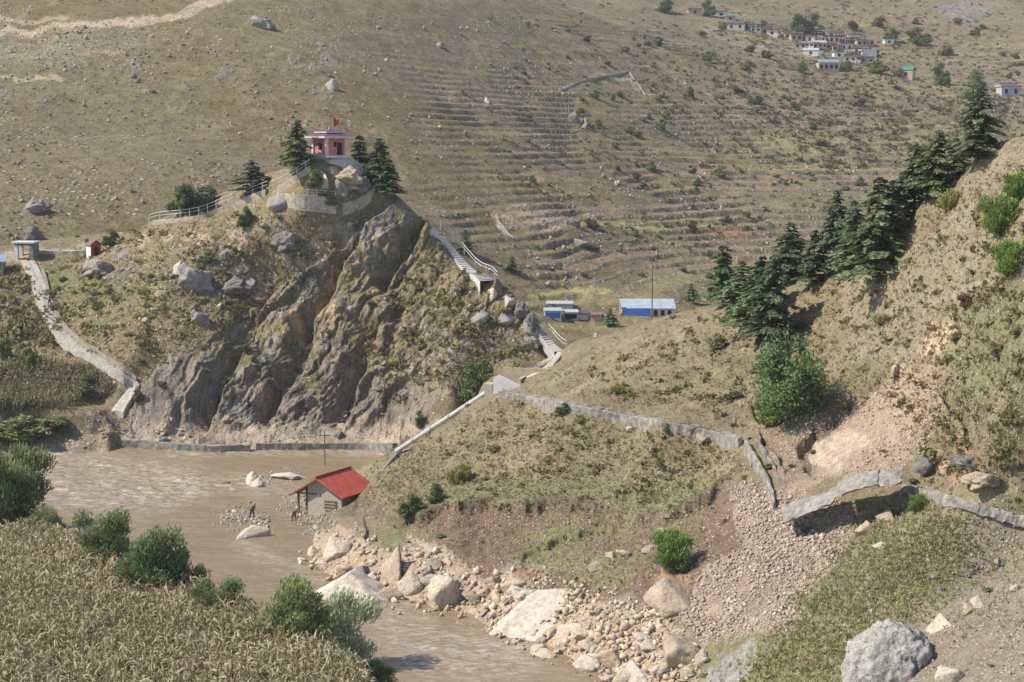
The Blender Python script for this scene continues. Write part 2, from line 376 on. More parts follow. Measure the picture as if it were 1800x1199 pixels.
# level the shrine rock top and the gate saddle
X_, Y, Z = X, Yn, Zn
px, py = proj(X, Y, Z)
pt = Paint(px, py, (0.185, 0.140, 0.076), 16, 2, 0.02)
n1 = fbm(X / 6, Z / 6, 61, 4, 0.6); n2 = fbm(X / 2.2, Z / 2.2, 62, 4, 0.65)
pt.lay(ss(-0.2, 0.5, n1) * 0.6, c=(0.20, 0.145, 0.085)); pt.lay(ss(0.1, 0.5, fbm(X / 9, Z / 7, 63)) * 0.6, c=GREEN); pt.lay(np.ones(pt.n), stone=0.25)
rockpoly = [(215, 800), (235, 700), (290, 620), (380, 600), (470, 530), (560, 455), (650, 380), (700, 350), (750, 400), (720, 470), (800, 560), (850, 520), (950, 600), (880, 650), (780, 700), (700, 800)]
n1w = n1 * 0.35 + n2 * 0.55 + 0.5 * fbm(X / 0.8, Z / 0.8, 69, 2)
pt.lay(inpoly(pt.jx, pt.jy, rockpoly) * ss(-0.22, 0.02, n1w + 0.22 * ss(620, 760, py)), c=(0.232, 0.186, 0.142), rock=1.0, stone=0.0)
pt.lay(inpoly(pt.jx, pt.jy, rockpoly) * ss(0.0, 0.35, fbm(X / 5, Z / 5, 64)) * 0.6, c=DGREY)
pt.lay(inpoly(px, py, rockpoly) * ss(0.12, 0.32, fbm(X / 1.7, Z / 1.7, 68, 3)) * 0.85 * ss(700, 640, py), c=(0.165, 0.135, 0.07), rock=0.1)
pt.poly([(215, 790), (235, 700), (300, 640), (370, 620), (400, 660), (360, 740), (330, 765), (240, 760)], 0.7, c=(0.20, 0.166, 0.132), rock=0.8)
wash = ss(728, 758, py + 22 * fbm(px / 18, py / 30, 65, 3)) * ss(205, 225, px)
pt.lay(wash * 0.8, c=(0.37, 0.285, 0.21), rock=0.8, stone=0)
for pl in ([(505, 555), (520, 545), (548, 580), (560, 610), (530, 612), (520, 590)], [(570, 520), (592, 535), (588, 565), (566, 560), (560, 540)], [(575, 490), (590, 500), (590, 520), (572, 510)], [(610, 455), (630, 460), (622, 480)]):
    pt.poly(pl, c=(0.38, 0.26, 0.145), rock=0.6)
for _ in range(60):
    cx = random.uniform(170, 700); cy = random.uniform(390, 520)
    if cx > 620 - (cy - 390) * 0.9 + 60: continue
    r_ = random.uniform(6, 16); pt.lay(ss(r_ * 1.2, r_ * 0.6, np.hypot((pt.jx - cx) / 1.5, pt.jy - cy)) * 0.8, c=random.choice([PALE, GREY, TAN, DGREY]), rock=0.8)
pt.poly([(80, 480), (180, 485), (290, 500), (280, 520), (180, 530), (90, 515)], 0.7, c=(0.15, 0.16, 0.062), stone=0)
pt.poly([(-60, 620), (215, 640), (240, 700), (110, 735), (-60, 740)], 0.6, c=(0.20, 0.155, 0.085))
pt.lay((px < 205) * ss(735, 750, py + 8 * fbm(px / 15, py / 15, 67)) * 0.9, c=(0.25, 0.18, 0.125), stone=0.7)
pt.poly([(-60, 735), (90, 720), (110, 745), (60, 775), (-60, 780)], 0.8, c=BANK_SHADE)  # shadow on the field bank, put into the ground colour
pt.line([(985, 612), (950, 650), (925, 668)], 6, c=PALE, stone=0.3)
pt.line([(20, 455), (40, 455), (60, 460), (75, 540), (105, 590), (160, 625), (215, 660), (225, 690), (205, 725)], 13, 0.7, c=TAN)
pt.line([(60, 440), (155, 442)], 5, 0.6, c=TAN); pt.line([(130, 730), (200, 728)], 6, 0.8, c=TAN)
G_CRAG = ground_mat('crag_rock_and_grass', 0.22, 0.14, 1.7)
crag = terrain('crag', X, Y, Z, nu, nv, pt, G_CRAG, False)

# ---- right-hand spur with the canal
sp_ = [PZ(*a) for a in [(545, 935, -0.3), (550, 1000, -0.3), (650, 1055, -0.3), (740, 1064, -0.3), (810, 1086, -0.3), (900, 1118, -0.3), (1000, 1165, -0.3), (1080, 1205, -0.3),
       (575, 900, 0.7), (612, 890, 1.0), (660, 835, 0.8), (700, 800, 0.9), (640, 868, 2.2), (700, 900, 4), (900, 862, 6.4), (1000, 884, 6.4), (1150, 868, 7.4), (1250, 838, 9),
       (750, 980, 2.6), (850, 965, 3.1), (1000, 975, 4.2), (900, 1065, 1.4), (750, 1040, 0.9), (650, 1010, 0.9), (1100, 950, 6.3), (1190, 970, 6.6), (1100, 1080, 3.2), (1200, 1090, 3.4), (1150, 1170, 1.2), (1250, 1199, 1.3),
       (1350, 1000, 7.3), (1300, 1140, 3.6), (1450, 950, 8.8), (1400, 1090, 5.8), (1560, 1000, 8.8), (1560, 1199, 6), (1800, 1000, 10.6), (1800, 1199, 8), (1400, 1250, 2.5),
       (880, 690, 11.4), (1000, 730, 11.2), (1150, 765, 11.3), (1300, 800, 11.0), (780, 760, 5.4), (780, 830, 5.6), (900, 780, 8.2), (1100, 820, 8.7),
       (1370, 892, 9.6), (1580, 845, 12.2), (1800, 905, 12.0), (1000, 695, 13.3), (1150, 725, 13.4), (1300, 755, 13.2), (1450, 860, 11.2),
       (1100, 670, 14.6), (1200, 630, 16.5), (1350, 600, 18.5), (1400, 700, 15.0), (1500, 780, 13.7), (1450, 810, 12.6), (1600, 700, 17.6), (1700, 600, 22.1), (1800, 810, 15.6), (1700, 800, 14.6), (1950, 800, 16.5)]]
rg = [P(*a) for a in [(985, 618, 204), (1060, 592, 201), (1180, 552, 196), (1300, 538, 192), (1420, 485, 183), (1520, 440, 176), (1650, 318, 163), (1720, 272, 157), (1800, 252, 153), (1960, 235, 150)]]
sp_ += rg + [(x, y + d, z - k) for (x, y, z) in rg for d, k in ((9, 3.5), (26, 15))]
sp_ += [(x, y + dd_, z - k_) for (x, y, z) in [P(985, 618, 204), P(930, 665, 195), P(860, 690, 193), P(770, 745, 206), P(700, 800, 217)] for dd_, k_ in ((8, 4), (24, 15))]
sp_ += [P(*a) for a in [(1500, 550, 166), (1650, 500, 151), (1800, 600, 126), (1800, 400, 136), (1950, 400, 133), (930, 665, 193), (860, 690, 191), (770, 745, 205), (1650, 400, 158), (1560, 620, 150)]]
nu = 900
yy = np.concatenate([np.linspace(84, 120, 110), np.linspace(120, 165, 250)[1:], np.linspace(165, 235, 220)[1:]]); nv = len(yy)
pa = np.linspace(440, 2080, nu); A, Yg = np.meshgrid(pa, yy); X = ((A - 900) / FPX * Yg).ravel(); Y = Yg.ravel()
Z = tps(sp_, X, Y, 1.5)
px, py = proj(X, Y, Z)
Z = np.where((px < 640) | (py > 1120), np.minimum(Z, 60), Z)
jx = px + 9 * fbm(px / 26, py / 26, 71, 4, 0.6); jy = py + 9 * fbm(px / 26, py / 26, 72, 4, 0.6)
def scarp(pts, h, reach=60, wd=5):
    global Z
    d, side, arc = polydist(jx, jy, pts); s_ = d * side
    h = h * (0.55 + 0.9 * vn2(arc * 14, arc * 0 + 3.3, int(reach)))
    Z = Z - h * ss(0, wd, s_) * ss(reach, wd * 2, s_) * ss(0, 0.08, arc) * ss(1, 0.92, arc)
# travel left->right: '+' side is the lower (near) side
SC1 = [(600, 900), (640, 868), (690, 905), (735, 905), (790, 882), (860, 876), (920, 888), (960, 872), (1020, 880), (1110, 905), (1180, 900), (1240, 868), (1300, 820)]
scarp(SC1, 0.75, 110, 9); scarp([(1075, 862), (1120, 850), (1190, 852), (1240, 838)], 0.5, 30)
scarp([(905, 985), (960, 945), (1040, 915), (1100, 910)], 0.45, 50)
scarp([(990, 1060), (1060, 1020), (1130, 1010), (1230, 960)], 0.4, 40)
scarp([(1340, 800), (1330, 755), (1400, 790), (1430, 740), (1500, 690), (1560, 650), (1620, 600), (1660, 560), (1700, 560)], 0.9, 70)
scarp([(1610, 800), (1680, 790), (1740, 800), (1800, 830)], 0.8, 45); scarp([(1640, 680), (1690, 740), (1700, 790)][::-1], 0.9, 45)
scarp([(1500, 900), (1560, 880), (1610, 900)], 0.3, 30); scarp([(1700, 990), (1800, 975)], 0.3, 30)
# hole the broken canal bridges
SLAB = [P(x, y, Y_) for x, y, Y_ in [(1378, 900, 133.0), (1405, 893, 133), (1432, 882, 132.8), (1468, 864, 132.4), (1505, 850, 132), (1540, 842, 131.6), (1585, 838, 131.2)]]
d, _, arc = polydist(X, Y, [(p[0], p[1]) for p in SLAB]); sz_ = np.interp(X, [p[0] for p in SLAB], [p[2] for p in SLAB]); yc = np.interp(X, [p[0] for p in SLAB], [p[1] for p in SLAB])
kk = ss(1396, 1420, px) * ss(1535, 1505, px); jn = 0.35 * fbm(X / 0.9, Y / 0.9, 75, 3)
under = kk * ss(1.45, 1.05, np.abs(Y - yc - 0.25) + jn * 0.4)
Z = Z + (np.minimum(Z, sz_ - 2.3 + jn) - Z) * under
front = kk * (Y < yc) * ss(-5.5, -1.2, Y - yc) * (1 - under); Z = Z + (np.minimum(Z, sz_ - 1.5 + jn) - Z) * front
d, _, _ = polydist(jx, jy, [(1425, 812), (1440, 822)]); Z -= 0.9 * ss(16, 5, d)
rough = ss(620, 700, px) * 1.0
Z += 0.5 * fbm(X / 7, Y / 7, 73, 4, 0.55) * ss(560, 700, px) + 0.16 * fbm(X / 1.3, Y / 1.3, 74, 4, 0.65)
px, py = proj(X, Y, Z)
pt = Paint(px, py, (0.190, 0.146, 0.086), 20, 3, 0.02)
pt.lay(ss(-0.2, 0.4, fbm(X / 9, Y / 9, 81)) * 0.6, c=GREEN); pt.lay(ss(0.0, 0.5, fbm(X / 6, Y / 6, 82)) * 0.7, c=(0.215, 0.165, 0.095))
pt.lay(np.ones(pt.n), stone=0.12)
pt.lay(ss(0.0, 0.45, fbm(X / 3.2, Y / 2.2, 87, 4, 0.65)) * 0.6, c=(0.15, 0.11, 0.07)); pt.lay(ss(0.1, 0.5, fbm(X / 2.4, Y / 1.8, 88, 4, 0.65)) * 0.55, c=(0.27, 0.215, 0.14))
pt.poly([(700, 900), (760, 860), (900, 830), (1050, 850), (1200, 840), (1290, 830), (1180, 895), (1020, 875), (930, 885), (800, 880)], 0.7, c=(0.165, 0.16, 0.07))
# brown slump soil
pt.poly([(735, 920), (800, 885), (925, 895), (1000, 890), (1110, 912), (1250, 880), (1300, 850), (1330, 900), (1300, 960), (1230, 1010), (1130, 1060), (1000, 1040), (900, 1030), (800, 985)], 0.9, c=SOIL, stone=0.4)
pt.lay(inpoly(pt.jx, pt.jy, [(930, 900), (1250, 880), (1230, 1010), (1000, 1040), (900, 1010)]) * ss(-0.05, 0.25, fbm(X / 4, Y / 4, 84)) * 0.75, c=(0.17, 0.15, 0.07), stone=0.3)
pt.line([(915, 1000), (960, 955), (1010, 920)], 18, 0.8, c=(0.155, 0.155, 0.06))
pt.poly([(640, 880), (690, 915), (660, 960), (600, 950), (570, 920)], 0.85, c=(0.19, 0.135, 0.09), stone=0.6)
pt.poly([(650, 930), (730, 910), (730, 950), (680, 975), (650, 955)], 0.4, c=(0.15, 0.15, 0.06), stone=0.1)
# pale rock along the river
pt.poly([(520, 940), (600, 920), (700, 980), (720, 940), (790, 960), (850, 1010), (900, 1010), (960, 1040), (1080, 1060), (1180, 1090), (1240, 1199), (1080, 1230), (980, 1180), (800, 1110), (660, 1080), (540, 1020)], 0.9, c=(0.40, 0.30, 0.20), rock=0.5, stone=0.6)
pt.lay(ss(0.1, 0.35, fbm(X / 2.5, Y / 2.5, 85)) * inpoly(pt.jx, pt.jy, [(650, 960), (1250, 1020), (1250, 1250), (640, 1100)]) * 0.6, c=(0.25, 0.21, 0.17))
for pl in ([(880, 1040), (930, 1000), (960, 1005), (930, 1035), (890, 1060)], [(1050, 1160), (1120, 1150), (1140, 1180), (1070, 1190)], [(1150, 1010), (1215, 1000), (1220, 1060), (1160, 1070)]): pt.poly(pl, 0.8, c=RUST, rock=0.7)
# scree chute
scr = [(1290, 860), (1330, 850), (1400, 880), (1510, 890), (1490, 950), (1470, 990), (1400, 1050), (1390, 1100), (1240, 1140), (1190, 1080), (1230, 1020), (1300, 950)]
pt.poly(scr, 1.0, c=(0.30, 0.225, 0.168), rock=0.0, stone=1.0)
pt.lay(inpoly(pt.jx, pt.jy, scr) * ss(0.0, 0.3, fbm(X / 2.5, Y / 2.5, 89)) * 0.7, c=(0.19, 0.14, 0.105))
pt.poly([(1350, 780), (1440, 740), (1560, 680), (1600, 640), (1660, 690), (1640, 760), (1560, 840), (1480, 840), (1380, 880)], 1.0, c=(0.29, 0.21, 0.15), stone=0.9)
pt.poly([(1400, 770), (1440, 730), (1500, 700), (1520, 715), (1450, 760), (1420, 800), (1440, 830), (1400, 830)], 0.9, c=(0.125, 0.088, 0.062), stone=0.3)
pt.poly([(1330, 750), (1410, 770), (1420, 810), (1440, 850), (1380, 860), (1340, 800)], 0.7, c=(0.20, 0.14, 0.10), stone=0.6)
pt.poly([(1470, 760), (1560, 690), (1610, 600), (1650, 555), (1700, 560), (1690, 620), (1650, 680), (1640, 740), (1560, 800), (1520, 800)], 0.5, c=(0.35, 0.245, 0.165), rock=0.35, stone=0.5)
pt.poly([(1416, 800), (1432, 775), (1460, 755), (1520, 757), (1530, 775), (1505, 810), (1470, 830), (1430, 812)], 1.0, c=(0.41, 0.315, 0.235), rock=0.3, stone=0.0)
pt.poly([(1612, 610), (1640, 575), (1680, 565), (1680, 595), (1650, 625), (1625, 628)], 1.0, c=(0.42, 0.31, 0.20), rock=0.6, stone=0.2)
pt.poly([(1570, 640), (1600, 620), (1600, 650), (1575, 665)], 1.0, c=(0.42, 0.32, 0.24), rock=0.4)
pt.poly([(1600, 700), (1650, 680), (1640, 720), (1600, 770), (1580, 770)], 0.9, c=(0.34, 0.22, 0.14), rock=0.4, stone=0.3)
pt.poly([(1480, 500), (1640, 400), (1760, 250), (1900, 240), (1800, 430), (1680, 510), (1600, 640), (1500, 640)], 0.45, c=(0.25, 0.20, 0.145), stone=0.6)
pt.poly([(1690, 560), (1900, 480), (1900, 700), (1700, 700), (1650, 640)], 0.5, c=(0.17, 0.17, 0.08), stone=0.45)
pt.poly([(1640, 800), (1700, 790), (1740, 830), (1690, 850), (1650, 830)], 0.7, c=RUST, rock=0.8)
pt.poly([(1740, 840), (1900, 800), (1900, 880), (1760, 850)], 0.6, c=(0.19, 0.135, 0.10), stone=0.4)
pt.poly([(1400, 1060), (1480, 980), (1520, 900), (1620, 890), (1700, 960), (1640, 1040), (1560, 1100), (1500, 1160), (1400, 1100)], 0.7, c=(0.19, 0.175, 0.085), stone=0.25)
pt.lay(inpoly(pt.jx, pt.jy, [(1380, 1120), (1480, 960), (1620, 880), (1720, 960), (1640, 1080), (1500, 1199)]) * ss(0.0, 0.35, fbm(X / 1.6, Y / 1.6, 83, 4)) * 0.6, c=(0.23, 0.175, 0.115), stone=0.6)
pt.poly([(1650, 900), (1900, 920), (1900, 1250), (1600, 1250), (1590, 1080), (1680, 1000)], 0.75, c=(0.22, 0.175, 0.135), stone=0.8)
pt.poly([(1250, 1120), (1380, 1110), (1500, 1170), (1480, 1250), (1200, 1250)], 0.7, c=(0.17, 0.155, 0.07), stone=0.2)
pt.poly([(1225, 1199), (1330, 1120), (1320, 1180), (1270, 1250), (1200, 1250)], 0.9, c=(0.25, 0.225, 0.20), rock=0.6)
pt.line([(1800, 470), (1720, 500), (1680, 520)], 8, 0.6, c=(0.32, 0.25, 0.18), stone=0.8)
for L_ in ([(950, 655), (1050, 620), (1150, 590)], [(1000, 690), (1120, 640)]): pt.line(L_, 4, 0.4, c=(0.27, 0.22, 0.14))
# raw soil on the scarp faces
d, side, arc = polydist(jx, jy, SC1); pt.lay(ss(9, 4, np.abs(d * side - 4)) * 0.7 * ss(-0.3, 0.1, fbm(X / 3, Y / 3, 99)), c=(0.115, 0.08, 0.056), stone=0.2)
G_SPUR = ground_mat('spur_grass_and_soil', 0.12, 0.09, 3.4)
spur = terrain('spur_hillside', X, Y, Z, nu, nv, pt, G_SPUR)

# ---- near left bank (maize field)
edge = [PZ(-140, 925, 3)[:2], PZ(60, 948, 3)[:2], PZ(200, 985, 3)[:2], PZ(330, 1040, 3)[:2], PZ(450, 1090, 3)[:2], PZ(580, 1140, 3)[:2], PZ(640, 1190, 2.6)[:2], PZ(700, 1290, 2)[:2], PZ(760, 1500, 1.5)[:2]]
nu, nv = 260, 260
X, Y = np.meshgrid(np.linspace(-60, 2, nu), np.linspace(82, 165, nv)); X = X.ravel(); Y = Y.ravel()
d, side, arc = polydist(X, Y, edge); dd = d * side    # + : field side (right of travel with y up is negative)
dd = -dd
inside = np.where(dd > 0, d, -d)
Z = -1.5 + 5.3 * ss(-3.5, 3.0, inside + 0.8 * fbm(X / 4, Y / 4, 91)) + 0.25 * fbm(X / 5, Y / 5, 92)
px, py = proj(X, Y, Z)
pt = Paint(px, py, (0.13, 0.10, 0.055), 5, 4)
pt.lay(ss(1, -2, inside) * 0.7, c=(0.14, 0.14, 0.06))
G_NEAR = ground_mat('field_soil', 0.1, 0.05, 4)
near = terrain('field_bank', X, Y, Z, nu, nv, pt, G_NEAR)

# ---- river and its bed
m, nt, b = new_mat('muddy_water')
mp = nt.nodes.new('ShaderNodeMapping'); mp.inputs['Rotation'].default_value = (0, 0, R(-38)); mp.inputs['Scale'].default_value = (0.35, 1.5, 1)
nt.links.new(tc(nt), mp.inputs[0])
n1 = noise(nt, 0.35, 6, 0.62, 0.8, vec=mp.outputs[0]); n2 = noise(nt, 1.6, 5, 0.7, 1.2, vec=mp.outputs[0])
c = mixc(nt, ramp(nt, n1, [(0.3, 0.0), (0.7, 1.0)]), (0.225, 0.162, 0.088), (0.285, 0.212, 0.122))
foam = attr(nt, 'foam', 'Fac')
ff = math_n(nt, 'MULTIPLY', ramp(nt, n2, [(0.46, 0.0), (0.62, 1.0)]), foam)
c = mixc(nt, ff, c, (0.48, 0.405, 0.33))
nt.links.new(c, b.inputs['Base Color']); b.inputs['Roughness'].default_value = 0.24; b.inputs['Specular IOR Level'].default_value = 0.5
bump(nt, b, math_n(nt, 'ADD', noise(nt, 0.8, 7, 0.68, 1.6, vec=mp.outputs[0]), math_n(nt, 'MULTIPLY', noise(nt, 5, 4, 0.6), 0.25)), 0.28)
WATER = m
nu, nv = 420, 520
X, Y = np.meshgrid(np.linspace(-62, 14, nu), np.linspace(84, 229, nv)); X = X.ravel(); Y = Y.ravel()
px, py = proj(X, Y, 0 * X)
def near_px(pts, r):
    d, _, _ = polydist(px, py, pts); return ss(r, r * 0.2, d)
foamv = 0.10 + 0.9 * near_px([(90, 815), (200, 830), (330, 850), (250, 870), (100, 860)], 55) + 0.9 * near_px([(230, 870), (300, 860), (400, 850)], 26) + 0.8 * near_px([(700, 1100), (760, 1150), (900, 1160)], 70) \
    + 0.6 * near_px([(420, 850), (560, 870)], 30) + 0.7 * near_px([(300, 795), (700, 795)], 12) + 0.5 * near_px([(420, 960), (560, 1020)], 25)
tur = 0.35 + foamv
Z = 0.17 * tur * fbm((X * 0.78 - Y * 0.6) / 3.0, (X * 0.6 + Y * 0.78) / 1.2, 95, 4, 0.6) + 0.05 * tur * fbm(X / 0.5, Y / 0.5, 96, 2)
me = np_mesh('river', np.stack([X, Y, Z], 1), grid_faces(nu, nv)); smooth(me); vfac(me, 'foam', np.clip(foamv, 0, 1))
river = link('river', me, WATER); tag(river, kind='structure')
BVHS.append(('river', BVHTree.FromPolygons([(-80, 80, 0), (40, 80, 0), (40, 226.5, 0), (-80, 226.5, 0)], [(0, 1, 2, 3)])))
me = np_mesh('ground', [(-900, 60, -6), (1200, 60, -6), (1200, 1500, -6), (-900, 1500, -6)], [(0, 1, 2, 3)])
vcol(me, 'Col', np.tile(np.array(OLIVE), (4, 1))); ground = link('ground', me, G_NEAR); tag(ground, kind='structure')
# ================================================================== MATERIALS OF THE THINGS
def foliage_mat(name, trans=0.33):
    m = bpy.data.materials.new(name); m.use_nodes = True; nt = m.node_tree; nt.nodes.remove(nt.nodes['Principled BSDF'])
    out = nt.nodes['Material Output']; c = attr(nt, 'Col')
    oi = nt.nodes.new('ShaderNodeObjectInfo'); f = ramp(nt, oi.outputs['Random'], [(0, (0.82, 0.86, 0.8)), (1, (1.2, 1.12, 1.0))])
    c = mixc(nt, 1.0, c, f, 'MULTIPLY')
    d = nt.nodes.new('ShaderNodeBsdfDiffuse'); t = nt.nodes.new('ShaderNodeBsdfTranslucent'); mx = nt.nodes.new('ShaderNodeMixShader')
    nt.links.new(c, d.inputs[0]); nt.links.new(c, t.inputs[0]); mx.inputs[0].default_value = trans
    nt.links.new(d.outputs[0], mx.inputs[1]); nt.links.new(t.outputs[0], mx.inputs[2]); nt.links.new(mx.outputs[0], out.inputs[0])
    MATS[name] = m; return m
LEAF = foliage_mat('leaves')
BARK = simple('bark', (0.11, 0.085, 0.065), 0.95, 0.4, 6, 0.05)
def rock_mat(name, a, b_, c_, sc=1.3):
    m, nt, b = new_mat(name)
    co = tc(nt); oi = nt.nodes.new('ShaderNodeObjectInfo')
    ad = nt.nodes.new('ShaderNodeVectorMath'); ad.operation = 'ADD'; cx = nt.nodes.new('ShaderNodeCombineXYZ')
    nt.links.new(math_n(nt, 'MULTIPLY', oi.outputs['Random'], 40.0), cx.inputs[0]); nt.links.new(co, ad.inputs[0]); nt.links.new(cx.outputs[0], ad.inputs[1])
    v = ad.outputs[0]
    c = mixc(nt, ramp(nt, noise(nt, sc, 5, 0.6, 0.5, vec=v), [(0.38, 0), (0.62, 1)]), a, b_)
    c = mixc(nt, ramp(nt, noise(nt, sc * 1.7, 5, 0.65, 0.8, vec=v), [(0.54, 0), (0.68, 1)]), c, c_)
    c = mixc(nt, 1.0, c, ramp(nt, noise(nt, sc * 6, 5, 0.7, vec=v), [(0.3, 0.62), (0.5, 1.0), (0.7, 1.2)]), 'MULTIPLY')
    nt.links.new(c, b.inputs['Base Color'])
    bump(nt, b, noise(nt, sc * 3, 6, 0.7, vec=v), 0.22)
    return m
RK = {'cream': rock_mat('cream_rock', (0.49, 0.40, 0.285), (0.54, 0.46, 0.36), (0.42, 0.29, 0.18)),
      'orange': rock_mat('rust_rock', (0.44, 0.31, 0.20), (0.50, 0.40, 0.29), (0.36, 0.20, 0.10)),
      'white': rock_mat('white_rock', (0.54, 0.47, 0.39), (0.46, 0.40, 0.34), (0.48, 0.33, 0.21)),
      'grey': rock_mat('grey_rock', (0.225, 0.20, 0.175), (0.28, 0.25, 0.22), (0.15, 0.135, 0.12)),
      'dark': rock_mat('dark_rock', (0.15, 0.135, 0.12), (0.20, 0.18, 0.158), (0.09, 0.08, 0.07)),
      'tan': rock_mat('tan_rock', (0.34, 0.27, 0.195), (0.42, 0.33, 0.24), (0.26, 0.21, 0.16)),
      'lichen': rock_mat('lichen_rock', (0.29, 0.27, 0.24), (0.46, 0.43, 0.37), (0.13, 0.12, 0.11), 3.6)}
CONC = simple('concrete', (0.36, 0.33, 0.29), 0.9, 0.3, 1.2, 0.03)
SLABM = simple('cracked_slab', (0.28, 0.258, 0.225), 0.9, 0.6, 1.4, 0.08)
CONCD = simple('old_concrete', (0.265, 0.238, 0.20), 0.9, 0.75, 1.6, 0.10)
STONE = simple('masonry', (0.30, 0.26, 0.21), 0.9, 0.5, 2.6, 0.08)
BEIGE = simple('stained_render', (0.40, 0.34, 0.27), 0.9, 0.6, 2.2, 0.08)
PLAST = simple('plaster', (0.43, 0.375, 0.31), 0.9, 0.25, 1.0, 0.02)
WHITE = simple('whitewash', (0.62, 0.59, 0.55), 0.8, 0.2, 1.5, 0.01)
REDM = simple('red_sheet_roof', (0.50, 0.090, 0.060), 0.7, 0.45, 1.3, 0.0)
PINKM = simple('pink_wall', (0.46, 0.165, 0.15), 0.8, 0.2, 1.5, 0.0)
PINKL = simple('pale_pink_trim', (0.62, 0.45, 0.43), 0.8, 0.2, 1.5, 0.0)
PURP = simple('violet_slate', (0.095, 0.075, 0.095), 0.7, 0.3, 2, 0.0)
DARK = simple('dark_opening', (0.022, 0.018, 0.016), 0.9, 0.2, 2, 0.0)
WOOD = simple('weathered_wood', (0.20, 0.13, 0.085), 0.9, 0.35, 4, 0.02)
METAL = simple('galvanised_metal', (0.46, 0.45, 0.44), 0.5, 0.15, 2, 0.0, 0.2)
RAIL = simple('painted_rail', (0.50, 0.48, 0.45), 0.6, 0.2, 3, 0.0)
BLUE = simple('blue_sheet', (0.06, 0.20, 0.55), 0.6, 0.25, 0.8, 0.0)
LBLUE = simple('pale_blue_sheet', (0.36, 0.40, 0.44), 0.6, 0.3, 0.6, 0.0)
REDP = simple('red_paint', (0.42, 0.05, 0.04), 0.7, 0.3, 2, 0.0)
GREENP = simple('green_sheet', (0.05, 0.22, 0.13), 0.6, 0.25, 1, 0.0)
MUD = simple('mud_roof', (0.21, 0.17, 0.13), 0.95, 0.35, 1.2, 0.04)
MUDW = simple('mud_wall', (0.42, 0.32, 0.24), 0.95, 0.3, 0.9, 0.03)
SKIN = simple('skin', (0.28, 0.15, 0.10), 0.6, 0.05, 3, 0.0)
HAIR = simple('black_hair', (0.012, 0.01, 0.01), 0.6, 0.1, 3, 0.0)
MOSS = simple('algae_bed', (0.20, 0.17, 0.06), 0.9, 0.4, 2, 0.02)
# ================================================================== BUILDERS
class MB:
    def __init__(s): s.v = []; s.f = []
    def add(s, V, F):
        n = len(s.v); s.v += [tuple(v) for v in V]; s.f += [tuple(i + n for i in f) for f in F]
    def box(s, x0, x1, y0, y1, z0, z1, M=None):
        V = [Vector((x, y, z)) for z in (z0, z1) for y in (y0, y1) for x in (x0, x1)]
        if M: V = [M @ v for v in V]
        s.add(V, [(0, 2, 3, 1), (4, 5, 7, 6), (0, 1, 5, 4), (1, 3, 7, 5), (3, 2, 6, 7), (2, 0, 4, 6)])
    def tube(s, pts, r, n=6, r2=None):
        pts = [Vector(p) for p in pts]; N = len(pts); V = []; F = []
        for i, p in enumerate(pts):
            d = (pts[min(i + 1, N - 1)] - pts[max(i - 1, 0)]).normalized()
            a = d.orthogonal().normalized() if abs(d.z) > 0.95 else d.cross(Vector((0, 0, 1))).normalized()
            b = d.cross(a); rr = r if r2 is None else r + (r2 - r) * i / max(N - 1, 1)
            for k in range(n):
                t = 2 * math.pi * k / n; V.append(p + (a * math.cos(t) + b * math.sin(t)) * rr)
        for i in range(N - 1):
            for k in range(n): F.append((i * n + k, i * n + (k + 1) % n, (i + 1) * n + (k + 1) % n, (i + 1) * n + k))
        F.append(tuple(range(n))[::-1]); F.append(tuple((N - 1) * n + k for k in range(n))); s.add(V, F)
    def prism(s, poly, y0, y1, M=None):
        """poly in x,z; extruded along y"""
        n = len(poly); V = [Vector((x, y0, z)) for x, z in poly] + [Vector((x, y1, z)) for x, z in poly]
        if M: V = [M @ v for v in V]
        F = [tuple(range(n)), tuple(range(n, 2 * n))[::-1]] + [(i, i + n, (i + 1) % n + n, (i + 1) % n) for i in range(n)]
        s.add(V, F)
    def build(s, name, mat, parent=None, bev=0):
        me = bpy.data.meshes.new(name); me.from_pydata(s.v, [], s.f)
        bm = bmesh.new(); bm.from_mesh(me); bmesh.ops.recalc_face_normals(bm, faces=bm.faces)
        if bev: bmesh.ops.bevel(bm, geom=bm.edges, offset=bev, segments=1, affect='EDGES')
        bm.to_mesh(me); bm.free()
        return link(name, me, mat, parent)
def empty(name, loc, rz, label, cat, group=None):
    o = bpy.data.objects.new(name, None); COL.objects.link(o); o.location = loc; o.rotation_euler = (0, 0, rz); o.empty_display_size = 0.3
    return tag(o, label, cat, group)
def copy_thing(src, loc, rz=0, scale=None, label=None, group=None):
    c = src.copy(); COL.objects.link(c); c.location = loc; c.rotation_euler = (0, 0, rz)
    if scale is not None: c.scale = (scale,) * 3 if isinstance(scale, (int, float)) else scale
    if label: c['label'] = label
    if group: c['group'] = group
    for ch in src.children:
        d = ch.copy(); COL.objects.link(d); d.parent = c
    return c
